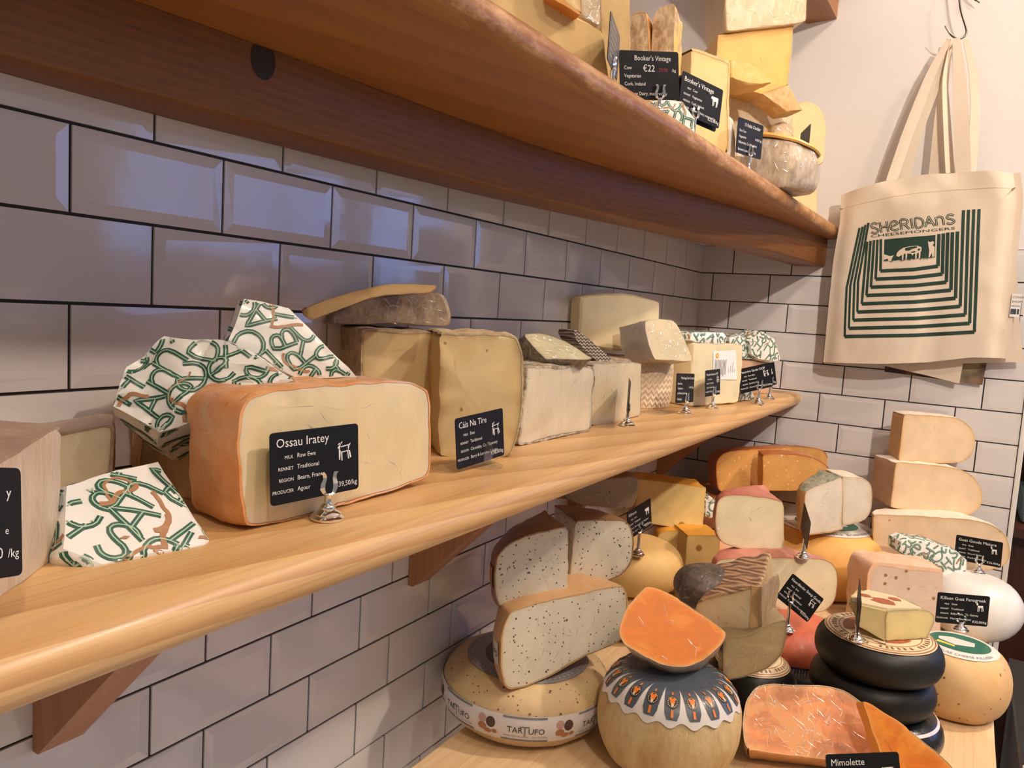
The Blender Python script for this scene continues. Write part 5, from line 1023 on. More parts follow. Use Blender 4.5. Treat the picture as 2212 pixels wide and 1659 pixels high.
slab('cheese_wedge', 'U15', .09, paste('butter_paste', (.80, .61, .33), (.72, .50, .24), None), 'tall butter-yellow wedge with rounded shoulder against the back wall', soft=.006)
slab('cheese_wedge', 'U14', .03, chedf, 'small film-wrapped chunk sitting on the round rough-rinded cheese', film=True, soft=.004, cr=(20, 10))
Wu = Wheel(GEO['U13h']['c'], ZS2+.002, .076, .082, .35)
uw = wheel('cheese_wheel', Wu, r_mott, 'round rough-rinded cheese in film overhanging the upper shelf edge', wob=.004)
V = []; F = []; na = 48
for r_, z in ((.2, .088), (.80, .0885), (.96, .087), (.985, .083), (.94, .080)):
    for i in range(na):
        a = 2*PI*i/na; p = Wu.c+Vector((r_*.076*math.cos(a), r_*.076*math.sin(a), z)); V.append(p+Vector(noise.noise_vector(p*60))*.0012)
for k in range(4):
    for i in range(na):
        j = (i+1) % na; F.append((k*na+i, k*na+j, (k+1)*na+j, (k+1)*na+i))
F.append(tuple(range(na))[::-1])
mesh('cut_top', V, F, chedr, uw)
V = []; F = []
for k in range(15):
    z = .001+.085*k/14
    for i in range(60):
        a = 2*PI*i/60; p = Wu.side(a, min(z, .0815), .0015); V.append(p+Vector(noise.noise_vector(p*70))*.002)
for k in range(14):
    for i in range(60):
        j = (i+1) % 60; F.append((k*60+i, k*60+j, (k+1)*60+j, (k+1)*60+i))
mesh('cling_film', V, F, film_mat(), uw, smooth=60)
wheel_creases(uw, Wu, 120, 3, .002)
for ch in uw.children:      # the cheese is lower on one side
    for v_ in ch.data.vertices: v_.co.z *= 1-.20*(v_.co.x*.86+v_.co.y*.5)/.076+.06
packet('wrapped_cheese', 'Uwrap', .05, 'paper parcel with green letters on the upper shelf, under the hand-priced card', 23, lh=.024, amp=.0018, group=GP, sub=4)
card('C_edgeL', 'grey-backed price card seen steeply from the side on the upper shelf', '', [], '', None, ZS2, cs=0, back=True, clip=True, shift=(0, 0, -.022))
card('C_book1', 'upright black card with the hand-painted price of 22 euro', "Booker's Vintage", ['Cow', 'Vegetarian', 'Cork, Ireland', 'Carbery Dairy, matured by', 'Sheridans'], 'hand', None, ZS2, cs=.018, tsize=.0078, style=1, k=1.11)
card('C_book2', 'tilted black card with a small white cow drawing, upper shelf', "Booker's Vintage", R4('Cow', 'Vegetarian', 'Cork, Ireland', 'Carbery Dairy, matured by'), '€22,00/kg', 'cow', ZS2, cs=-.012, tsize=.0090, k=1.11)
card('C_book2', 'spare black card stacked right behind the tilted cow-drawing card', '', [], '', None, ZS2, clip=False, shift=(-.006, .004, -.004), k=1.11)
card('C_fields', 'small black cheddar card before the round rough-rinded cheese, upper shelf', '15 Fields Cheddar', ['Raw Cow', 'Vegetarian', 'Ballymacky, Co. Waterford', 'Eamonn Lonergan, aged by', 'Sheridans'], '33.95€ /kg', None, ZS2, cs=.004, tsize=.0075, style=1, k=1.10)
card('C_edgeR', 'grey-backed price card seen from the side near the back wall on the upper shelf', '', [], '', None, ZS2+.087, cs=0, back=True, clip=False, shift=(-.0, 0, -.02))
stt = empty('card_stand', (.27, .12, ZS2), 'chrome card holder cropped by the top edge at the left of the upper shelf', 'card holder', 'card holders'); stt['_o'] = (.27, .12, ZS2)
V = []; F = []; pp = [(.0128, 0), (.0135, .002), (.0105, .005), (.0065, .008), (.0034, .013), (.0028, .022), (.0034, .034)]
bp_ = Vector((.262, .205, ZS2))
for r_, z in pp:
    for i in range(24): V.append(bp_+Vector((r_*math.cos(2*PI*i/24), r_*math.sin(2*PI*i/24), z)))
for k in range(len(pp)-1):
    for i in range(24): F.append((k*24+i, k*24+(i+1) % 24, (k+1)*24+(i+1) % 24, (k+1)*24+i))
F += [tuple(range(24))[::-1], tuple(range((len(pp)-1)*24, len(pp)*24))]
mesh('base', V, F, m_chrome, stt, smooth=50)
# ================================================================== DISPLAY TABLE
m_band = plain('printed_band', (.72, .68, .68), .4, coat=.3); m_greyink = plain('grey_ink', (.20, .20, .22), .45)
m_black = plain('black_ink', (.02, .018, .02), .4); m_pinkink = plain('pink_truffle_ink', (.52, .32, .27), .5); m_brownink = plain('brown_truffle_ink', (.09, .045, .035), .5); m_redbr = plain('auburn_ink', (.42, .17, .07), .5)
def ring_text(W, parent, st, a_mid, z0, size, mat, fn=None, sx=1, name='lettering', off=.0012):
    v2, f2 = text2d(st, size, sx); w_ = max(p[0] for p in v2); fn = fn or (lambda a, y: W.side(a, z0+y, off))
    V = [fn(a_mid+(x-w_/2)/W.R, y) for x, y in v2]
    return mesh(name, V, f2, mat, parent, smooth=False)
def side_disc(W, parent, a, z, r, mat, name='print', off=.0011, sy=1, n=14):
    V = [W.side(a, z, off)]+[W.side(a+r*math.cos(2*PI*k/n)/W.R, z+r*sy*math.sin(2*PI*k/n), off) for k in range(n)]
    return V, [(0, 1+k, 1+(k+1) % n) for k in range(n)]
def merge(L):
    V = []; F = []; MI = []
    for v, f, m in L:
        b0 = len(V); V += v; F += [tuple(i+b0 for i in x) for x in f]; MI += [m]*len(f)
    return V, F, MI
W1 = Wheel(GEO['T1']['c'], ZT, .1315, .092, .95)
t1 = wheel('cheese_wheel', W1, rind('truffle_wax_rind', (.74, .56, .30), (.66, .47, .22), 14, .2, film=.3, c3=(.64, .46, .26)), 'whole truffle gouda wheel with printed truffle band, bottom of the left stack')
a0 = W1.toward_cam()
band = patch('paper_band', W1, m_band, t1, 0, 2*PI, .024, .062, fn=W1.side, na=96)
L = []
for ai in range(-4, 5):
    am = a0+.02+ai*.86
    for dz0, dz1, sp in ((.0585, .0612, .24), (.0248, .0272, .26)):   # grey edge strokes
        v = []; f = []
        for k in range(13):
            a = am-sp+2*sp*k/12
            for z in (dz0, dz1): v.append(W1.side(a, z, .0014))
        for k in range(12): f.append((2*k, 2*k+2, 2*k+3, 2*k+1))
        L.append((v, f, 0))
    at = am+.43
    L.append((*side_disc(W1, t1, at-.045, .050, .0062, None), 1)); L.append((*side_disc(W1, t1, at+.055, .0475, .0072, None, sy=1.1), 2))
    L.append((*side_disc(W1, t1, at-.045, .0385, .0068, None, sy=.8), 3)); L.append((*side_disc(W1, t1, at+.02, .0335, .0062, None, sy=.6), 3)); L.append((*side_disc(W1, t1, at+.1, .0345, .004, None, sy=.8), 3))
V, F, MI = merge(L)
mesh('band_print', V, F, [m_greyink, m_pinkink, m_brownink, m_redbr], band, MI, smooth=False)
for ai in (-2, -1, 0, 1):
    am = a0+.02+ai*.86
    ring_text(W1, band, 'TAR', am-.105, .0385, .0125, m_black, sx=.95); ring_text(W1, band, 'T', am-.0, .0345, .021, m_greyink, sx=1.1); ring_text(W1, band, 'UFO', am+.125, .0375, .0125, m_black, sx=.95)
    ring_text(W1, band, 'KAAS MET TRUFFEL   UIT NOORD', am+.01, .0315, .0032, m_greyink, sx=1.3)
# grey round label on the top
lab = patch('top_label', W1, plain('grey_label', (.30, .30, .31), .35, coat=.3), t1, 0, 2*PI, .066, .094, na=80, nt_=3)
patch('label_center', W1, plain('dark_label', (.10, .085, .08), .4), t1, 0, 2*PI, 0.0, .066, na=60, nt_=3)
L = []
for k in range(64):
    a = 2*PI*k/64
    if k % 8 == 7: continue
    v = [W1.path(a+da, t, .0014) for da, t in ((0, .083), (.035, .083), (.035, .0875 if k % 3 else .0865), (0, .0875))]; L.append((v, [(0, 1, 2, 3)], 0))
for t in (.069, .079, .091):
    v = []; f = []
    for k in range(80):
        for tt in (t, t+.0007): v.append(W1.path(2*PI*k/80, tt, .0014))
    for k in range(80): f.append((2*k, 2*k+1, (2*k+3) % 160, (2*k+2) % 160))
    L.append((v, f, 0))
V, F, MI = merge(L); mesh('label_print', V, F, [plain('silver_ink', (.5, .5, .5), .4)], lab, MI, smooth=False)

L = []; rnd = random.Random(21)
for k in range(120):
    a = rnd.uniform(0, 2*PI); t = rnd.uniform(.097, .150); r_ = rnd.uniform(.0006, .0018); sc = W1.R
    L.append(([W1.path(a+r_*math.cos(q)/sc*rnd.uniform(.7, 1.6), t+r_*math.sin(q), .0004) for q in (0, 1.2, 2.5, 3.7, 5.0)], [(0, 1, 2, 3, 4)], 0))
V, F, MI = merge(L); mesh('truffle_specks', V, F, [plain('truffle_brown', (.16, .11, .06), .6)], t1, MI, smooth=False)
GT = 'cut cheeses on the display table'
o2, S2 = slab('cheese_wedge', 'T2', .09, truffle, 'lower half wheel of speckled truffle cheese resting on the whole banded wheel', rm=r_tan, sides='all', rim=.003, sm=1, arc=.5, wob=.0006, bulge=0, cr=(25, 20))
o3, S3 = slab('cheese_wedge', 'T3a', .085, truffle, 'left wedge of speckled truffle cheese on top of the left stack', rm=r_dktan, sides='tlb', rim=.003, sm=1, arc=1.0, cr=(30, 20))
o4, S4 = slab('cheese_wedge', 'T3b', .085, truffle, 'right wedge of speckled truffle cheese on top of the left stack', rm=r_dktan, sides='trb', rim=.003, sm=1, arc=0.0, cr=(14, 10))
# stuck band remains with letters on the two half wheels
def side_strip(S, root, t0, t1, pick, mats, txt=None):
    idx = [i for i, p in enumerate(S.P) if pick(p)]
    if len(idx) < 2: return
    # order along outline
    k0 = next((i for i in range(len(idx)) if (idx[i]-1) % len(S.P) not in idx), 0)
    idx = idx[k0:]+idx[:k0]
    V = []; F = []; nt2 = 8
    for i in idx:
        for k in range(nt2+1):
            p = toward(S.P[i], S.c, -.0006); V.append(S.at(p, t0+(t1-t0)*k/nt2))
    for i in range(len(idx)-1):
        for k in range(nt2): q = i*(nt2+1)+k; F.append((q, q+nt2+1, q+nt2+2, q+1))
    return mesh('paper_band', V, F, mats, root, smooth=60)
midx = lambda S, lo, hi: (lambda p: p[0] < S.c[0] and lo < p[1] < hi)
side_strip(S2, o2, .004, .07, midx(S2, .035, .075), m_band)
side_strip(S3, o3, .004, .05, midx(S3, .035, .075), m_redbr)
S2n = S2
def strip_text(S, root, st, y0, t_start, size, mat):
    """letters running back along the left side of a half wheel"""
    v2, f2 = text2d(st, size); L_ = []
    w_ = max(p[0] for p in v2)
    xl = lambda y: min((p for p in S.P if p[0] < S.c[0]), key=lambda p: abs(p[1]-y))
    for x, y in v2:
        p = xl(y0+y); q = toward(p, S.c, -.0013); L_.append(S.at((q[0], y0+y), t_start+w_-x))
    mesh('lettering', L_, f2, mat, root, smooth=False)
strip_text(S2, o2, 'TUFO', .050, .006, .0125, m_black)

slab('cheese_wedge', 'T4', .05, paste('brown_truffle_paste', (.50, .33, .17), (.40, .24, .11), (90, .14, (.08, .05, .03), .15), film=.2), 'brownish wedge in creased film on top of the truffle wedges, under the shelf', film=True, sm=2, g=dict(GEO['T4']), cr=(40, 10))
slab('cheese_wedge', 'T4', .05, r_top, 'dark-rinded flat piece wedged beneath the brownish filmed wedge', sm=1, part='rind', g=dict(GEO['T4'], o=[GEO['T4']['o'][0]-.035, GEO['T4']['o'][1]-.01, 1.274-.0], poly=[[-.11, -.0], [-.01, 0.0], [-.01, .006], [-.11, .006]]))
G5 = GEO['T5']['c']
wheel('cheese_wheel', Wheel((G5[0]-.01, G5[1]), ZT, .098, .0895, 1), r_yell, 'smooth golden wheel at the bottom, mostly hidden behind the truffle stack')
wheel('cheese_wheel', Wheel(G5, ZT+.09, .099, .09, .85), r_yell, 'upper smooth golden wheel carrying a card, behind the truffle wedges')
slab('cheese_wedge', 'T6', .08, emm, 'yellow block with round holes and orange top, standing behind the golden wheel', rm=rind('orange_rind', (.74, .36, .05), (.66, .28, .03), 20, .2), sides='t', rim=.0012, sm=0)
slab('cheese_wedge', 'T7a', .06, paste('ochre_paste', (.72, .50, .20), (.62, .40, .14)), 'rounded ochre wedge under the yellow block with holes, left one', rm=rind('orange_rind', (.74, .36, .05), (.66, .28, .03), 20, .2), sides='tlr', rim=.002, g=dict(GEO['T7a'], poly=[[a, b if b > -.02 else -.09] for a, b in GEO['T7a']['poly']]))
slab('cheese_wedge', 'T7b', .08, emm, 'square-cut yellow wedge under the yellow block with holes, right one', rm=rind('orange_rind', (.74, .36, .05), (.66, .28, .03), 20, .2), sides='t', rim=.002, sm=0, g=dict(GEO['T7b'], poly=[[a, b if b > -.02 else -.108] for a, b in GEO['T7b']['poly']]))
packet('wrapped_cheese', 'T8', .03, 'small paper parcel tucked between the yellow block with holes and the white sheep cheese', 29, lh=.02, amp=.0012, group=GP, sub=3)
wheel('cheese_wheel', Wheel((.130, 1.63), ZT, .122, .10, .9), r_orange, 'orange wheel at the very bottom of the corner stack')
wheel('cheese_wheel', Wheel((.135, 1.625), ZT+.1005, .125, .085, .9), r_dorange, 'burnt-orange wheel directly under the big aged half wheel in the corner')
slab('cheese_wedge', 'T9', .06, hardor, 'big dark-orange aged half wheel in the corner behind the stacks', rm=r_dorange, sides='all', rim=.003, sm=1, taper=.9, cr=(30, 20))
slab('cheese_wedge', 'T9b', .045, hardor, 'orange aged wedge in front of the big dark-orange half wheel', rm=r_dorange, sides='tr', rim=.003, sm=1, cr=(20, 10))
W11 = Wheel(GEO['T11']['c'], ZT, .146, .157, .75)
t11 = wheel('cheese_wheel', W11, rind('orange_gouda_rind', (.76, .44, .13), (.68, .34, .09), 10, .15, c3=(.70, .38, .10)), 'big orange gouda wheel with a white and green cow label on top')
m_lw = plain('white_label', (.76, .73, .68), .4, coat=.2); m_lg = plain('green_label', (.03, .15, .10), .4, coat=.2); m_ly = plain('yellow_label', (.72, .60, .12), .4)
def top_label(W, root, r, m_a, m_b, seed, txt, inner=.66, extra=None):
    lb = patch('top_label', W, m_a, root, 0, 2*PI, 0, r, na=72, nt_=8, off=.0012)
    L = []
    def poly(P, m, off):
        v = [W.path(math.atan2(y, x), math.hypot(x, y), off) for x, y in P]; L.append((v, [tuple(range(len(v)))], m))
    at = W.toward_cam(); ca, sa = math.cos(at+PI/2), math.sin(at+PI/2)
    def P2(x, y): return (x*ca+y*sa*-1, x*sa+y*ca)     # x right, y away from camera
    n = 40
    ring = []
    q = 1.0
    v = []; f = []
    for k in range(n):
        for t in (0.05, .35, .7, 1):
            x, y = P2(r*inner*t*math.cos(2*PI*k/n), r*inner*.86*t*math.sin(2*PI*k/n)); v.append(W.path(math.atan2(y, x), math.hypot(x, y), .0018))
    for k in range(n):
        for t in range(3): a_, b_ = k*4+t, ((k+1) % n)*4+t; f.append((a_, b_, b_+1, a_+1))
    L.append((v, f, 0))
    if extra: extra(poly, P2, r)
    V, F, MI = merge(L); mesh('label_print', V, F, [m_b, m_lw, m_ly, m_black], lb, MI, smooth=False)
    # text round the rim
    v2, f2 = text2d(txt, r*.13); w_ = max(p[0] for p in v2)
    V = [W.path(at+(x-w_/2)/(r*.8), r*.93-y, .0018) for x, y in v2]
    mesh('lettering', V, f2, plain('grey_ink', (.2, .2, .22), .45), lb, smooth=False)
    return lb
def cows(poly, P2, r):
    def pp(pts, m, off=.0021): poly([P2(x*r, y*r) for x, y in pts], m, off)
    pp([(-.35, -.1), (.25, -.2), (.45, -.05), (.4, .12), (-.1, .22), (-.35, .12)], 1); pp([(-.5, -.0), (-.35, .08), (-.33, -.12), (-.46, -.16)], 1)
    pp([(-.25, -.1), (-.15, -.1), (-.2, -.42), (-.26, -.42)], 1); pp([(.25, -.15), (.35, -.1), (.34, -.4), (.27, -.4)], 1); pp([(-.6, .22), (.1, .34), (.0, .5), (-.45, .42)], 2)
top_label(W11, t11, .108, m_lw, m_lg, 1, 'HOLLANDSE GEITENKAAS  BOERENKAAS', extra=cows)
slab('cheese_wedge', 'T10b', .07, goatw, 'white goat wedge behind its brown-rinded neighbour, on the orange gouda wheel', rm=r_goatw, sides='tr', rim=.002, sm=1)
slab('cheese_wedge', 'T10', .075, goatw, 'white goat wedge with brown rind and torn green label, on the orange gouda wheel', rm=[(rind('torn_green_label', (.46, .40, .30), (.10, .17, .11), 55, .5, film=.6, c3=(.55, .50, .40), dist=1.5), 't'), (r_tan, 'lb')], rim=.003, sm=1, arc=1.0, cr=(20, 40))
Gt = GEO['T10']
W14 = Wheel(GEO['T14']['c'], ZT, .091, .096, .9)
t14 = wheel('cheese_wheel', W14, r_red, 'red waxed wheel with blue printed band between the olive half and the black wheels')
bd = patch('paper_band', W14, plain('blue_band', (.02, .035, .12), .4), t14, 0, 2*PI, .008, .046, fn=W14.side, na=80)
L = []
for k in range(120):
    a = 2*PI*k/120; L.append(([W14.side(a+da, z, .0014) for da, z in ((0, .030), (.018, .030), (.018, .043), (0, .043))], [(0, 1, 2, 3)], 0 if k % 2 else 1))
V, F, MI = merge(L); mesh('band_print', V, F, [m_redbr, plain('pale_blue_ink', (.30, .36, .5), .4)], bd, MI, smooth=False)
slab('cheese_wedge', 'T13', .085, youngp, 'lower cream half wheel with red rind, behind the steeply tilted card', rm=r_pink, sides='all', rim=.002, sm=2, arc=.5, cr=(14, 14))
slab('cheese_wedge', 'T12', .08, youngp, 'upper cream wedge with red rind standing on the lower red-rinded half', rm=r_pink, sides='tlb', rim=.002, sm=1, arc=1.0, cr=(8, 15))
o15, _ = slab('cheese_wedge', 'T15', .095, olive2, 'buff wedge with crackled patterned top and grained right side, on the olive half wheel', rm=m_pattern, sides='t', rim=.004, sm=1, skew=(-.016, .024), cr=(20, 20))
slab('', 'T15b', .003, paste('amber_paste', (.74, .52, .24), (.6, .4, .16), None), '', sm=0, soft=.0003, parent=o15, part='amber_edge', g=dict(GEO['T15b'], o=list(Vector(GEO['T15b']['o'])+Vector((0, -.0012, 0)))))
slab('', 'T15r', .003, rind('grained_filmed_rind', (.46, .34, .18), (.26, .16, .09), 60, .8, film=.6, stretch=(2, 2, .4)), '', part='rind_side', sm=0, soft=.0003, parent=o15, g=dict(GEO['T15r'], o=list(Vector(GEO['T15r']['o'])+Vector((.0015, 0, 0)))))
# dark film-wrapped back part of the same pile
W15 = Wheel((.355, .80), 1.152, .052, .062, 1)
wheel('cheese_wheel', W15, rind('dark_film_rind', (.030, .022, .02), (.14, .10, .08), 70, .8, film=.95), 'small dark round cheese in glossy film behind the buff wedge', wob=.002)
wheel_creases(SC.objects[[o.name for o in SC.objects if o.get('label','').startswith('small dark round')][0]], W15, 90, 4)
slab('cheese_wedge', 'T16', .10, olive, 'olive-coloured half wheel in film under the buff wedge', rm=rind('olive_film_rind', (.42, .31, .16), (.50, .38, .2), 30, .5, film=.8), sides='all', rim=.002, sm=1, arc=.5, film=True, cr=(50, 30))
W29 = Wheel((.425, .845), ZT, .072, .100, .8)
t29 = wheel('cheese_wheel', W29, r_black, 'dark waxed wheel with cream and brown label, under the olive half wheel')
m_lc = plain('cream_label', (.74, .62, .40), .4, coat=.2); m_lr = plain('russet_label', (.36, .10, .04), .45)
def ring_label(W, root, r, n=8, seed=3):
    lb = patch('top_label', W, m_lc, root, 0, 2*PI, 0, r, na=80, nt_=8, off=.0012)
    rnd = random.Random(seed); L = []
    def ring(t0, t1, m, a0=0, a1=2*PI, off=.0017):
        v = []; f = []; k_ = 60
        for k in range(k_+1):
            a = a0+(a1-a0)*k/k_
            for t in (t0, t1): v.append(W.path(a, t, off))
        for k in range(k_): f.append((2*k, 2*k+1, 2*k+3, 2*k+2))
        L.append((v, f, m))
    ring(r*.955, r*.975, 0); ring(r*.90, r*.912, 0); ring(r*.72, r*.735, 0)
    at = W.toward_cam()
    ring(r*.10, r*.58, 0, at+.2, at+1.25); ring(r*.12, r*.66, 0, at-2.4, at-1.1); ring(r*.2, r*.6, 0, at+2.3, at+3.1)
    for k in range(46):      # lettering-like marks in the rim
        a = 2*PI*k/46+rnd.uniform(-.02, .02)
        if k % 7 == 6: continue
        L.append(([W.path(a+da, t, .0018) for da, t in ((0, r*.77), (.05, r*.77), (.05, r*.86), (0, r*.86))], [(0, 1, 2, 3)], 1 if k % 2 else 0))
    for k in range(16):
        a = at+rnd.uniform(-.5, .1); t = r*rnd.uniform(.2, .68); L.append(([W.path(a+da, t+dt, .0019) for da, dt in ((0, 0), (.18, 0), (.18, .0014), (0, .0014))], [(0, 1, 2, 3)], 0))
    V, F, MI = merge(L); mesh('label_print', V, F, [m_lr, plain('sepia_ink', (.22, .12, .07), .5)], lb, MI, smooth=False)
ring_label(W29, t29, .062, seed=5)
# pitted wheel with pleated blue paper cover
W18 = Wheel(GEO['T18']['c'], ZT, .1005, .128, .62)
t18 = wheel('cheese_wheel', W18, r_bluer, 'tall buff pitted wheel with a pleated blue and white paper cover', wob=.0025)
r0 = W18.R-W18.k; Ltot = .112
nP = 19; st = 2*PI/nP
cov = patch('paper_cover', W18, plain('white_cover_paper', (.74, .70, .68), .5, bmp=.3), t18, 0, 2*PI, .012, Ltot, na=190, nt_=14, off=.0016, edge=lambda a: .003*math.sin(a*nP)+.002*noise.noise(Vector((a*3, 0, 0))))
m_slate = plain('slate_blue_ink', (.075, .095, .125), .4, coat=.25); m_oran = plain('orange_ink', (.78, .22, .03), .45); m_cdot = plain('cream_ink', (.72, .60, .40), .45)
L = []
def wp(a, t, off=.0022): return W18.path(a, t, off)
v = []; f = []
for k in range(80):
    for t in (.0, .03, .052): v.append(wp(2*PI*k/80, max(t, .001)))
for k in range(80):
    for t in range(2): a_, b_ = 3*k+t, 3*((k+1) % 80)+t; f.append((a_, a_+1, b_+1, b_))
L.append((v, f, 0))
for k in range(nP):
    am = k*st+.1; v = []; f = []; rows = 8
    for i in range(rows+1):
        t = .0522+(Ltot-.007-.0522)*i/rows; wd = st*.5*(.97-.36*(i/rows)**1.2)*(1 if i < rows else .72)
        for j in range(5): v.append(wp(am+wd*(j/2-1), t+(.0 if i < rows else .001)))
    for i in range(rows):
        for j in range(4): q = i*5+j; f.append((q, q+5, q+6, q+1))
    L.append((v, f, 0))
    tm = .083; rr = .0098
    def disc(tc, r_, m, off, da=0, sy=1, n=16):
        sc = W18.R*.98; v = [wp(am+da, tc, off)]+[wp(am+da+r_*math.cos(2*PI*q/n)/sc, tc+r_*sy*math.sin(2*PI*q/n), off) for q in range(n)]
        L.append((v, [(0, 1+q, 1+(q+1) % n) for q in range(n)], m))
    disc(tm, rr, 1, .0026)
    for q in range(18):
        a2 = 2*PI*q/18; sc = W18.R*.98
        L.append(([wp(am+(rr*.86*math.cos(a2+da))/sc, tm+rr*.86*math.sin(a2+da)+0, .0029) if w_ == 0 else wp(am+(rr*.70*math.cos(a2+da))/sc, tm+rr*.70*math.sin(a2+da), .0029) for da, w_ in ((0, 0), (.16, 0), (.16, 1), (0, 1))], [(0, 1, 2, 3)], 3))
    disc(tm, .0042, 2, .0030, sy=1.1); disc(tm-.0035, .0026, 2, .0031, da=.03); disc(tm-.0035, .0026, 2, .0031, da=-.03); disc(tm+.0050, .0022, 3, .0032, sy=1.2)
    for ts, te, hw in ((.0655, .0715, .016), (.0945, .1035, .019)):
        L.append(([wp(am-hw, ts, .003), wp(am+hw, ts, .003), wp(am+hw, te, .003), wp(am-hw, te, .003)], [(0, 1, 2, 3)], 2))
V, F, MI = merge(L); mesh('cover_print', V, F, [m_slate, m_black, m_oran, m_cdot], cov, MI, smooth=50)
slab('cheese_wedge', 'T17', .055, mimo, 'bright orange quarter of mimolette tilted on the blue-covered wheel', rm=r_mimo, sides='lbr', rim=.0018, sm=3, taper=.86, skew=(.022, .0), rimw=(.003, .009), g=dict(GEO['T17'], poly=GEO['T17']['poly']), cr=(14, 40))
# black wheels
gB = 'black waxed wheels stacked on the table'
WB = Wheel(GEO['T19']['c'], 1.088, .091, .057, .85)
tb = wheel('cheese_wheel', WB, r_black, 'top black waxed wheel carrying a cream and russet round label')
ring_label(WB, tb, .079)
wheel('cheese_wheel', Wheel((GEO['T19']['c'][0]-.004, GEO['T19']['c'][1]+.002), 1.032, .090, .056, .9), r_black, 'middle black waxed wheel of the stack of three')
bw = wheel('cheese_wheel', Wheel((GEO['T19']['c'][0]+.008, GEO['T19']['c'][1]+.0), ZT, .093, .0575, 1), m_blackglossy, 'bottom black wheel, glossy and pleated, with a white paper rim')
Wb3 = Wheel((GEO['T19']['c'][0]+.008, GEO['T19']['c'][1]), ZT, .093, .0575, 1)
patch('paper_rim', Wb3, m_band, bw, 0, 2*PI, .0495, .0525, fn=Wb3.side, na=80, nt_=2, off=.0012)
W21 = Wheel((.707, 1.085), ZT, .081, .114, .66)
t21 = wheel('cheese_wheel', W21, r_fenu, 'tan speckled fenugreek goat wheel with a green and white label, at the table edge')
def cows2(poly, P2, r):
    def pp(pts, m, off=.0021): poly([P2(x*r, y*r) for x, y in pts], m, off)
    pp([(-.5, -.05), (-.1, -.25), (.35, -.1), (.35, .2), (-.2, .3), (-.5, .15)], 1); pp([(-.55, -.3), (-.1, -.42), (-.1, -.3), (-.5, -.15)], 2)
top_label(W21, t21, .062, m_lw, m_lg, 2, 'FARMHOUSE CHEESE KILLEEN', inner=.74, extra=cows2)
L = []; rnd = random.Random(9)
for k in range(70):
    a = rnd.uniform(0, 2*PI); z = rnd.uniform(.01, .10); L.append((*side_disc(W21, None, a, z, rnd.uniform(.0008, .0019), None, off=.0005, sy=rnd.uniform(.8, 1.5), n=7), 0))
V, F, MI = merge(L); mesh('seed_specks', V, F, [plain('seed_brown', (.20, .09, .03), .6)], t21, MI, smooth=False)
W22 = Wheel(GEO['T22']['c'], ZT, .091, .125, .95)
wheel('cheese_wheel', W22, r_wwax, 'white waxed wheel at the right table edge under the Goat Gouda Mature card')
tg, _ = slab('cheese_wedge', 'T20', .07, paste('hard_yellow_paste', (.72, .58, .28), (.54, .42, .18)), 'small two-faced yellow cheese wedge with printed top on the black wheels', g=dict(GEO['T20']), sm=0, skew=(.012, 0), soft=.001)
tg_top = GEO['T20b']
_r, _S = slab('cheese_wedge', 'T20b', .055, paste('bright_yellow_paste', (.82, .66, .30), (.52, .42, .20)), '', sm=1, rm=rind('dark_edge_rind', (.30, .24, .14), (.46, .38, .24), 60), sides='tr', rim=.0012, parent=tg, part='cut_face')
# printed label on the top of that wedge
P0 = [Vector(_S.o)+_S.s*x+_S.u*y for x, y in tg_top['poly']]
zt = 1.1955
n85, s85, u85 = axes(85, 0); c0 = Vector(GEO['T20']['o'])
tl = [c0-s85*.050+Vector((0, .004, 0)), c0+Vector((-.002, .004, 0)), c0+_S.s*.058, c0+_S.s*.052-_S.n*.05, c0-s85*.03-n85*.075, c0-s85*.052-n85*.03]
tl = [Vector((p.x, p.y, zt)) for p in tl]
bs = [Vector((p.x, p.y, zt-.004)) for p in tl]
lab2 = mesh('printed_top', tl+bs, [tuple(range(6)), (0, 6, 7, 1), (1, 7, 8, 2), (2, 8, 9, 3), (3, 9, 10, 4), (4, 10, 11, 5), (5, 11, 6, 0)], m_lc, tg, smooth=False)
cx = sum(p.x for p in tl)/6; cy = sum(p.y for p in tl)/6; L = []
for (dx, dy, r_) in ((.006, -.004, .016), (-.02, .004, .009), (.02, .018, .009)):
    v = [Vector((cx+dx+r_*math.cos(k*PI/6)*(1+.3*math.sin(k*3)), cy+dy+r_*.8*math.sin(k*PI/6), zt+.0004)) for k in range(12)]; L.append((v, [tuple(range(12))], 0))
V, F, MI = merge(L); mesh('label_print', V, F, [m_lr], lab2, MI, smooth=False)
slab('cheese_wedge', 'T23', .075, fenu, 'pinkish wedge with brown seed specks and salmon top, left of the white wheel', rm=r_pinktop, sides='tl', rim=.010, sm=1, g=dict(GEO['T23'], poly=[[a, b if b > -.0 else -.088] for a, b in GEO['T23']['poly']]), cr=(30, 40))
packet('wrapped_cheese', 'T24', .05, 'long paper parcel with green letters lying against the Goat Gouda Mature card', 31, lh=.022, amp=.0022, group=GP, sub=4)
wheel('cheese_wheel', Wheel((.645, 1.655), ZT, .080, .073, .8), r_goat_and_shade, 'tan wheel under the long goat half wheel at the back wall, mostly hidden')
slab('cheese_wedge', 'T25', .10, goatp, 'long peach-coloured half wheel at the back wall, lowest of three', rm=r_goatw, sides='tr', rim=.0025, sm=1, arc=.5)
slab('cheese_wedge', 'T26', .06, goatp, 'peach-coloured wedge with shade-browned left cut face, middle of the three at the back wall', rm=[(r_goatw, 't'), (r_goat_and_shade, 'l')], rim=.0015, sm=1, skew=(-.022, .004))  # left side is a cut face; its shade is painted in tan brown
go = GEO['T26']; n62, s62, u62 = axes(62, 0)
slab('cheese_wedge', 'T27', .06, goatp, 'peach-coloured wedge on the very top of the three at the back wall', rm=r_goatw, sides='t', rim=.0015, sm=1)
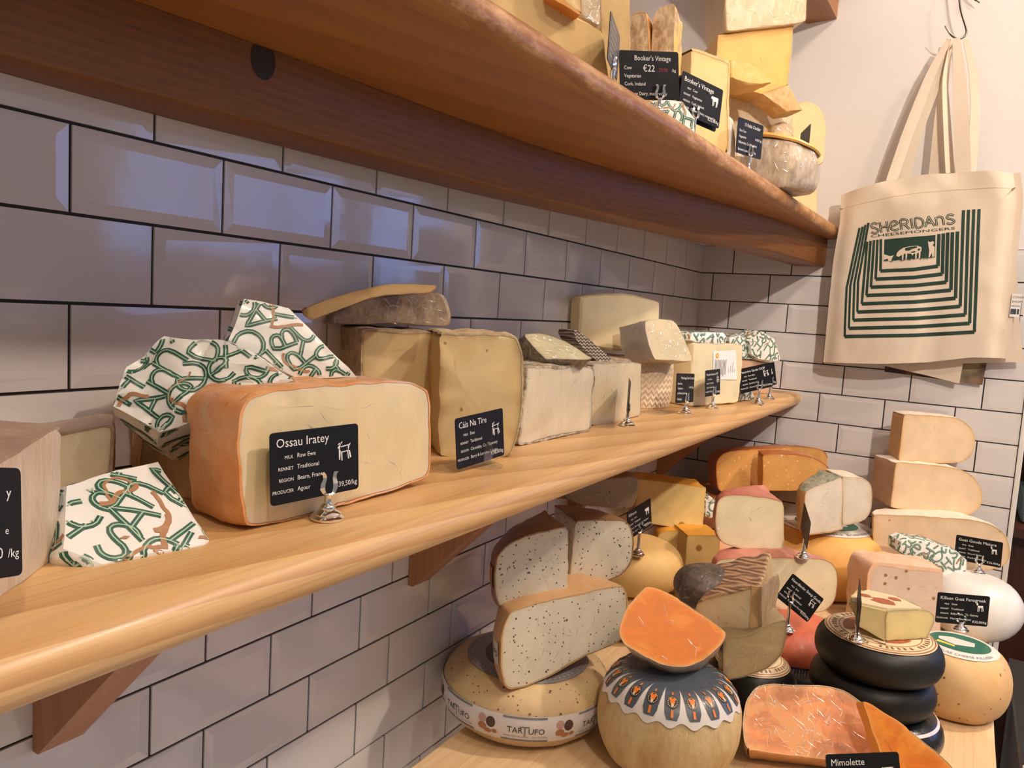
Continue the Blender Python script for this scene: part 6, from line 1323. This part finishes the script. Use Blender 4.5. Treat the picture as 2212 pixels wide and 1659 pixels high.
# front mimolette pieces
slab('cheese_wedge', 'T28', .045, mimof, 'large salmon-orange mimolette half in glossy film at the bottom edge', rm=rind('mimolette_rind', (.66, .42, .24), (.74, .54, .34), 60, .8, film=.6), sides='ltr', rim=.003, sm=3, taper=.9, rimw=(.004, .012), g=dict(GEO['T28'], poly=[[a, max(b, .045)] for a, b in GEO['T28']['poly']]), cr=(170, 40))
slab('cheese_wedge', 'T28b', .03, mimo, 'bare orange mimolette slab leaning right of the large filmed half', rm=rind('mimolette_rind', (.66, .42, .24), (.74, .54, .34), 60, .8, film=.6), sides='r', rim=.002, sm=1)

# cards on the table
card('C_kilm', 'black price card with cow drawing on the golden wheel', 'Kilmora', R4('Cow', 'Traditional', 'Fermanagh, Co. Wexford', 'Luc & Anne van Kampen'), '€23,50/kg', 'cow', ZT+.18, cs=.002, tsize=.0085)
card('C_edgeT', 'grey-backed price card seen edge-on, on the lower red-rinded half wheel', '', [], '', None, 1.173, cs=0, back=True)
card('C_noord', 'steeply tilted black card with sheep drawing above the red wheel', 'Noordlander Sheep Gouda', R4('Ewe', 'Traditional', 'Noord Holland', 'Boerenkaas Noordlander'), '€32,00/kg', 'sheep', 1.0715, cs=-.024, tsize=.0072, k=.93)
card('C_goat', 'black price card reading Goat Gouda Mature on the white wheel', 'Goat Gouda Mature', R4('Goat', 'Traditional', 'Noord Holland', 'Dutch Farmhouse'), '€36,00/kg', 'goat', ZT+.125, cs=.005, tsize=.0085)
card('C_kill', 'black price card with goat drawing on the tan speckled wheel', 'Killeen Goat Fenugreek', R4('Goat', 'Traditional', 'Ballyshrule, Co. Galway', 'Marion Roeleveld'), '€32,00/kg', 'goat', ZT+.115, cs=.0, tsize=.0078, shift=(0, 0, .003))
card('C_edgeB', 'grey-backed price card seen edge-on, on the top black wheel', '', [], '', None, 1.146, cs=0, back=True, shift=(.004, .01, 0))
card('C_mimo', 'black price card reading Mimolette, cropped by the bottom edge', 'Mimolette', R4('Cow', 'Traditional', 'Lille, France', 'Isigny'), '€33,00/kg', 'cow', ZT, cs=0, tsize=.0095, slab_label='chrome card holder at the bottom edge before the large filmed mimolette half')

# ================================================================== TOTE BAGS
m_canvas, nt, b = base_mat('calico', .9, .15)
v = coord(nt); wv1 = noi(nt, coord(nt, (1, 1, .05)), 900, 1); wv2 = noi(nt, coord(nt, (.05, 1, 1)), 900, 1)
col = mixc(nt, ramp(nt, noi(nt, v, 8, 3), .3, .7), (.74, .64, .53), (.67, .57, .46)); col = mixc(nt, math2(nt, 'MULTIPLY', wv1, .25), col, (.60, .48, .36))
nt.links.new(col, b.inputs['Base Color']); bump(nt, b, math2(nt, 'ADD', wv1, wv2), .25, .0005)
def lerp_poly(P, t):
    ls = [0]
    for a, b_ in zip(P, P[1:]): ls.append(ls[-1]+(Vector(b_)-Vector(a)).length)
    x = t*ls[-1]
    for i in range(len(P)-1):
        if x <= ls[i+1] or i == len(P)-2:
            k = (x-ls[i])/(ls[i+1]-ls[i]); return Vector(P[i]).lerp(Vector(P[i+1]), k)
def coons(T, B, L_, R_, nu, nv, fold):
    V = []
    for j in range(nv+1):
        v_ = j/nv
        for i in range(nu+1):
            u_ = i/nu
            a = lerp_poly(T, u_)*(1-v_)+lerp_poly(B, u_)*v_; c = lerp_poly(L_, v_)*(1-u_)+lerp_poly(R_, v_)*u_
            d_ = Vector(T[0])*(1-u_)*(1-v_)+Vector(T[-1])*u_*(1-v_)+Vector(B[0])*(1-u_)*v_+Vector(B[-1])*u_*v_
            p = a+c-d_; p.y += fold(u_, v_); V.append(p)
    F = [(j*(nu+1)+i, (j+1)*(nu+1)+i, (j+1)*(nu+1)+i+1, j*(nu+1)+i+1) for j in range(nv) for i in range(nu)]
    return V, F
def sheet(name, T, B, L_, R_, fold, mat, parent, thick=.006, nu=60, nv=60):
    V, F = coons(T, B, L_, R_, nu, nv, fold); n = len(V)
    V2 = [p+Vector((0, thick, 0)) for p in V]
    F2 = [tuple(i+n for i in f)[::-1] for f in F]
    ed = [i for i in range(nu+1)]+[(j*(nu+1)+nu) for j in range(1, nv+1)]+[nv*(nu+1)+i for i in range(nu-1, -1, -1)]+[j*(nu+1) for j in range(nv-1, 0, -1)]
    S_ = [(ed[k], ed[(k+1) % len(ed)], ed[(k+1) % len(ed)]+n, ed[k]+n) for k in range(len(ed))]
    return mesh(name, V+V2, F+F2+S_, mat, parent, smooth=60), V, F
def strap(name, P, w, parent, y1=None, twist=(0, 0), mat=None, th=.0018):
    P = [Vector(p) for p in P]; Q = []
    for i in range(21): Q.append(lerp_poly(P, i/20))
    for _ in range(3): Q = [Q[0]]+[(Q[i-1]+Q[i]*2+Q[i+1])/4 for i in range(1, 20)]+[Q[-1]]
    V = []
    for i, p in enumerate(Q):
        t = (Q[min(20, i+1)]-Q[max(0, i-1)]).normalized(); sd = t.cross(Vector((0, -1, 0))).normalized()
        an = R(twist[0]+(twist[1]-twist[0])*i/20); sd = (sd*math.cos(an)+Vector((0, 1, 0))*math.sin(an)); nn = t.cross(sd).normalized()
        wv_ = w*(1-.55*(i/20)**3)
        for a, b_ in ((-1, -1), (1, -1), (1, 1), (-1, 1)): V.append(p+sd*a*wv_/2+nn*b_*th/2)
    F = [(i*4+k, i*4+(k+1) % 4, (i+1)*4+(k+1) % 4, (i+1)*4+k) for i in range(20) for k in range(4)]+[(3, 2, 1, 0), (80, 81, 82, 83)]
    return mesh(name, V, F, mat or m_canvas, parent, smooth=30)
def yshift(P, dy, dx=0, dz=0): return [(p[0]+dx, p[1]+dy, p[2]+dz) for p in P]
# front bag
bag = empty('tote_bag', (.55, 1.69, 1.93), 'front calico tote bag printed with nested dark green lines and grazing cows', 'tote bag'); bag['_o'] = (.55, 1.69, 1.93)
def fold1(u_, v_):
    f = .0035*math.sin(u_*7+v_*2)*(.3+v_)+.006*math.exp(-((u_-.62)/.07)**2)*v_-.010*math.exp(-((u_-.36-.1*v_)/.13)**2)*math.exp(-((v_-.12)/.13)**2)
    f += .010*(math.exp(-(u_/.06)**2)+math.exp(-((1-u_)/.05)**2))+.004*math.sin(u_*19+1)*math.exp(-(v_/.10)**2)
    return f*1.5+.0035*noise.noise(Vector((u_*4, v_*3, 1)))+.002*noise.noise(Vector((u_*11, v_*9, 2)))
GL_ = [GEO[k] for k in ('bagT', 'bagB', 'bagL', 'bagR')]
body, BV, BF = sheet('bag_body', *GL_, fold1, m_canvas, bag, .010)
bv = BVHTree.FromPolygons([tuple(p) for p in BV], BF)
def on_bag(x, z, off=.0005):
    h = bv.ray_cast(Vector((x, 1.4, z)), Vector((0, 1, 0)))
    return (h[0]+Vector((0, -off, 0))) if h[0] is not None else Vector((x, 1.69-off, z))
m_pgreen = plain('printed_green', (.007, .036, .023), .75)
L = []
def line3(P, w_, m, off=.0006, step=.004):
    P2 = [(p[0], p[2]) for p in P]; out = [P2[0]]
    for a, c_ in zip(P2, P2[1:]):
        k = max(1, int(math.dist(a, c_)/step)); out += [(a[0]+(c_[0]-a[0])*i/k, a[1]+(c_[1]-a[1])*i/k) for i in range(1, k+1)]
    for q in ribbon(out, w_): L.append(([on_bag(x, z, off) for x, z in q], [(0, 3, 2, 1)], m))
for i in range(9):
    U = GEO['U_%d' % i]; k = len(U)
    j = k-4
    left = U[:k-3]; # top .. bottom-left
    wv_ = .0052 if i < 4 else .0058
    line3(left, wv_*1.0, 0); line3(U[k-4:k-1], .0086, 0); line3(U[k-2:], wv_*1.25, 0)
# picture
pc_ = [(p[0], p[2]) for p in GEO['pic']]
def pmap(u_, v_):
    a = (pc_[0][0]*(1-u_)+pc_[1][0]*u_, pc_[0][1]*(1-u_)+pc_[1][1]*u_); c_ = (pc_[3][0]*(1-u_)+pc_[2][0]*u_, pc_[3][1]*(1-u_)+pc_[2][1]*u_)
    return (a[0]*(1-v_)+c_[0]*v_, a[1]*(1-v_)+c_[1]*v_)
for i in range(20):
    for j in range(9):
        L.append(([on_bag(*pmap((i+a)/20, (j+c_)/10), .0006) for a, c_ in ((0, 0), (0, 1), (1, 1), (1, 0))], [(0, 1, 2, 3)], 0))
rg = random.Random(4)
for i in range(46):      # grass blades at the lower edge
    x = i/46; h_ = rg.uniform(.02, .12)
    L.append(([on_bag(*pmap(x, .89), .0006), on_bag(*pmap(x+.01, .9+h_), .0006), on_bag(*pmap(x+.024, .89), .0006)], [(0, 1, 2)], 0))
def anim(P, m=1, off=.0010): L.append(([on_bag(*pmap(x, y), off) for x, y in P], [tuple(range(len(P)))], m))
anim([(.30, .52), (.38, .42), (.50, .38), (.66, .38), (.74, .46), (.74, .62), (.66, .70), (.55, .70), (.44, .66), (.36, .70), (.30, .78), (.25, .74), (.26, .62)])
for x0 in (.36, .43, .62, .69): anim([(x0, .62), (x0+.035, .62), (x0+.03, .92), (x0+.005, .92)])
anim([(.54, .68), (.60, .68), (.57, .78)])
anim([(0, .62), (.05, .66), (.12, .72), (.20, .70), (.17, .80), (.15, .93), (.10, .93), (.08, .82), (0, .86)])
anim([(.86, .22), (.90, .28), (.96, .24), (.98, .33), (.95, .40), (.99, .50), (.99, .88), (.95, .90), (.94, .72), (.90, .90), (.88, .90), (.89, .60), (.87, .42)])
anim([(.42, .44), (.52, .40), (.64, .40), (.66, .46), (.56, .50), (.50, .56), (.42, .54)], 0, .0013)
anim([(.68, .50), (.72, .52), (.70, .60), (.66, .56)], 0, .0013)
# words
tq = [(p[0], p[2]) for p in GEO['txt']]
def tmap(u_, v_, q=tq):
    a = (q[0][0]*(1-u_)+q[1][0]*u_, q[0][1]*(1-u_)+q[1][1]*u_); c_ = (q[2][0]*(1-u_)+q[3][0]*u_, q[2][1]*(1-u_)+q[3][1]*u_)
    return (a[0]*(1-v_)+c_[0]*v_, a[1]*(1-v_)+c_[1]*v_)
word = 'SHeRIDAnS'; tot = sum(GW[c_] for c_ in word); x = 0
for ch in word:
    for w_, m, off in ((.0046, 0, .0008), (.0011, 1, .0012)):
        for ln in GL[ch]:
            pts = smooth_line([((x+px*.98)/tot, py) for px, py in ln], .02); pts = [tmap(*p_) for p_ in pts]
            for q in ribbon(pts, w_): L.append(([on_bag(a, c_, off) for a, c_ in q], [(0, 3, 2, 1)], m))
    x += GW[ch]
v2, f2 = text2d('CHEESEMONGERS', 1.0); w_ = max(p[0] for p in v2); q2 = [(p[0], p[2]) for p in GEO['txt2']]
L.append(([on_bag(*tmap(a/w_, c_/.72, q2), .0008) for a, c_ in v2], f2, 0))
V, F, MI = merge(L)
mesh('printed_design', V, F, [m_pgreen, m_canvas], body, MI, smooth=False)
# hem seam
hm = []
for t0, m_ in ((.085, 0),):
    V = []; F = []
    for i in range(61):
        for dv in (0, .0022):
            a = lerp_poly(GEO['bagL'], t0+dv)*(1-i/60)+lerp_poly(GEO['bagR'], t0+dv)*(i/60); V.append(on_bag(a.x, a.z+.012*math.sin(PI*i/60), .0004))
    for i in range(60): F.append((2*i, 2*i+1, 2*i+3, 2*i+2))
    mesh('hem_seam', V, F, plain('seam_shade', (.50, .37, .26), .9), body, smooth=False)
top = lambda P, dz=0: P
strap('handle', GEO['str5'], .032, bag, twist=(0, 8))
strap('handle', GEO['str1'], .026, bag, twist=(30, 10))
# second bag
bag2 = empty('tote_bag', (.57, 1.715, 1.93), 'plain calico tote bag directly behind the printed front bag', 'tote bag'); bag2['_o'] = (.57, 1.715, 1.93)
sheet('bag_body', yshift(GEO['bagT'], .022, .004, -.002), yshift(GEO['bagB'], .022, .014, -.001), yshift(GEO['bagL'], .022, .006), yshift(GEO['bagR'], .022, .014, 0), lambda a, c_: .003*math.sin(a*9)*c_, m_canvas, bag2, .006, 30, 30)
strap('handle', GEO['str4'], .022, bag2, twist=(35, 60)); strap('handle', GEO['str2'], .024, bag2, twist=(10, 30))
bag3 = empty('tote_bag', (.59, 1.735, 1.93), 'rearmost calico tote bag, sticking out furthest right against the tiles', 'tote bag'); bag3['_o'] = (.59, 1.735, 1.93)
b3T = yshift(GEO['bagT'], .042, .006, -.006); b3L = yshift(GEO['bagL'], .042, .010, -.004); b3R = yshift(GEO['bag2R'], .012, 0, 0)
b3T = [*b3T[:-1], b3R[0]]; b3B = [b3L[-1], ((b3L[-1][0]+b3R[-1][0])/2, 1.732, (b3L[-1][2]+b3R[-1][2])/2-.004), b3R[-1]]
sheet('bag_body', b3T, b3B, b3L, b3R, lambda a, c_: .002*math.sin(a*8)*c_, m_canvas, bag3, .006, 30, 30)
strap('handle', GEO['str3'], .024, bag3, twist=(0, 20)); strap('handle', GEO['str6'], .022, bag3, twist=(30, 10))
m_tag = plain('tag_white', (.76, .74, .72), .6)
def sewn_tag(parent, P, txts):
    """P: lower-left corner, size"""
    (x0, y0, z0, w_, h_) = P
    tg_ = mesh('sewn_label', [(x0, y0, z0), (x0+w_, y0, z0), (x0+w_, y0, z0+h_), (x0, y0, z0+h_), (x0, y0+.001, z0), (x0+w_, y0+.001, z0), (x0+w_, y0+.001, z0+h_), (x0, y0+.001, z0+h_)],
               [(0, 1, 2, 3), (7, 6, 5, 4), (0, 4, 5, 1), (1, 5, 6, 2), (2, 6, 7, 3), (3, 7, 4, 0)], m_tag, parent, smooth=False)
    V = []; F = []
    for st_, zz, sz in txts:
        a2, f2 = text2d(st_, sz); b0 = len(V); V += [(x0+.0015+a, y0-.0004, z0+zz+c_) for a, c_ in a2]; F += [tuple(i+b0 for i in f) for f in f2]
    for xa, xb, za, zb2 in ((.001, w_*.62, .006, .018), (w_*.70, w_*.9, .006, .018), (.001, w_*.9, .024, .0255)):
        b0 = len(V); V += [(x0+xa, y0-.0004, z0+za), (x0+xb, y0-.0004, z0+za), (x0+xb, y0-.0004, z0+zb2), (x0+xa, y0-.0004, z0+zb2)]; F.append((b0, b0+1, b0+2, b0+3))
    mesh('lettering', V, F, plain('navy_ink', (.03, .05, .07), .6), tg_, smooth=False)
e2 = lerp_poly(GEO['bagR'], .72); sewn_tag(bag2, (e2.x+.008, 1.7085, e2.z-.022, .019, .052), [('OTHER', .042, .0068), ('SHOPP', .032, .0068)])
sewn_tag(bag3, (e2.x+.0345, 1.7265, e2.z-.019, .013, .052), [('ER', .042, .0068), ('PP', .032, .0068)])
# folded corner and printed leaflet peeping out under the bags
fly = GEO['flyer']; o_ = Vector(fly[0])
fl = empty('leaflet', (o_.x, 1.755, o_.z), 'dark photo-printed leaflet peeping out below the tote bags', 'leaflet'); fl['_o'] = (o_.x, 1.755, o_.z)
q = [Vector((p[0], 1.757, p[2])) for p in fly]; q[0].z += .02; q[1].z += .02
mesh('sheet', q+[p+Vector((0, .001, 0)) for p in q], [(0, 3, 2, 1), (4, 5, 6, 7), (0, 1, 5, 4), (1, 2, 6, 5), (2, 3, 7, 6), (3, 0, 4, 7)], rind('leaflet_print', (.035, .02, .025), (.16, .07, .045), 26, 0, c3=(.30, .22, .12), lo=.45, hi=.6), fl, smooth=False)
cf = mesh('canvas_flap', [Vector((o_.x-.004, 1.746, o_.z+.012)), Vector((o_.x+.10, 1.744, o_.z-.004)), Vector((o_.x+.165, 1.742, o_.z-.016)), Vector((o_.x+.168, 1.742, o_.z+.035)), Vector((o_.x+.02, 1.745, o_.z+.035)),
                          Vector((o_.x-.004, 1.748, o_.z+.012)), Vector((o_.x+.10, 1.746, o_.z-.004)), Vector((o_.x+.165, 1.744, o_.z-.016)), Vector((o_.x+.168, 1.744, o_.z+.035)), Vector((o_.x+.02, 1.747, o_.z+.035))],
           [(0, 1, 2, 3, 4), (9, 8, 7, 6, 5), (0, 5, 6, 1), (1, 6, 7, 2), (2, 7, 8, 3), (3, 8, 9, 4), (4, 9, 5, 0)], m_canvas, bag2, smooth=False)
# hook
hk = empty('wall_hook', (.5577, 1.755, 2.42), 'thin dark metal hook holding the tote bag handles', 'hook'); hk['_o'] = (.5577, 1.755, 2.42)
def rod(name, P, r_, parent, mat):
    P = [Vector(p) for p in P]; Q = [lerp_poly(P, i/28) for i in range(29)]
    for _ in range(2): Q = [Q[0]]+[(Q[i-1]+Q[i]*2+Q[i+1])/4 for i in range(1, 28)]+[Q[-1]]
    V = []; n = 8
    for i, p in enumerate(Q):
        t = (Q[min(28, i+1)]-Q[max(0, i-1)]).normalized(); a = t.orthogonal().normalized()
        a = (Vector((0, 1, 0))-t*t.y).normalized(); b_ = t.cross(a)
        for k in range(n): V.append(p+(a*math.cos(2*PI*k/n)+b_*math.sin(2*PI*k/n))*r_*(1 if i < 26 else .5))
    F = [(i*n+k, i*n+(k+1) % n, (i+1)*n+(k+1) % n, (i+1)*n+k) for i in range(28) for k in range(n)]+[tuple(range(n))[::-1], tuple(28*n+k for k in range(n))]
    return mesh(name, V, F, mat, parent, smooth=50)
m_iron = plain('dark_iron', (.09, .08, .07), .35, .8)
H = GEO['hook']
rod('hook_rod', [(H[0][0]-.002, D-.003, H[0][2]+.03), (H[0][0], 1.74, H[0][2]+.02), *[(p[0], 1.722, p[2]) for p in H[:3]], (H[3][0], 1.705, H[3][2]), (H[4][0], 1.69, H[4][2]), (H[5][0], 1.685, H[5][2])], .0024, hk, m_iron)
hk2 = empty('wall_hook', (.59, 1.76, 2.39), 'tip of a second dark hook at the top edge, right of the bag hook', 'hook'); hk2['_o'] = (.59, 1.76, 2.39)
H = GEO['hook2']
rod('hook_rod', [(H[0][0]-.03, D-.003, H[0][2]+.06), (H[0][0]-.01, 1.752, H[0][2]+.02), *[tuple(p) for p in H]], .0026, hk2, m_iron)

for o in SC.objects:
    if '_o' in o: del o['_o']
    if o.parent is None and 'label' in o and 'group' not in o:
        k = o.name.split('.')[0]; z = o.location.z
        if k == 'price_card': o['group'] = 'black price cards'
        elif k == 'tote_bag': o['group'] = 'calico tote bags on the hook'
        elif k == 'wall_shelf': o['group'] = 'pine wall shelves'
        elif k == 'wall_hook': o['group'] = 'wall hooks'
        elif k in ('cheese_wedge', 'cheese_slice'): o['group'] = 'cut cheeses on the upper shelf' if z > 1.8 else ('cut cheeses on the lower shelf' if z > 1.4 and o.location.x < .3 else 'cut cheeses on the display table')
        elif k == 'cheese_wheel': o['group'] = 'black waxed wheels' if 'black w' in o['label'] else 'whole cheese wheels'
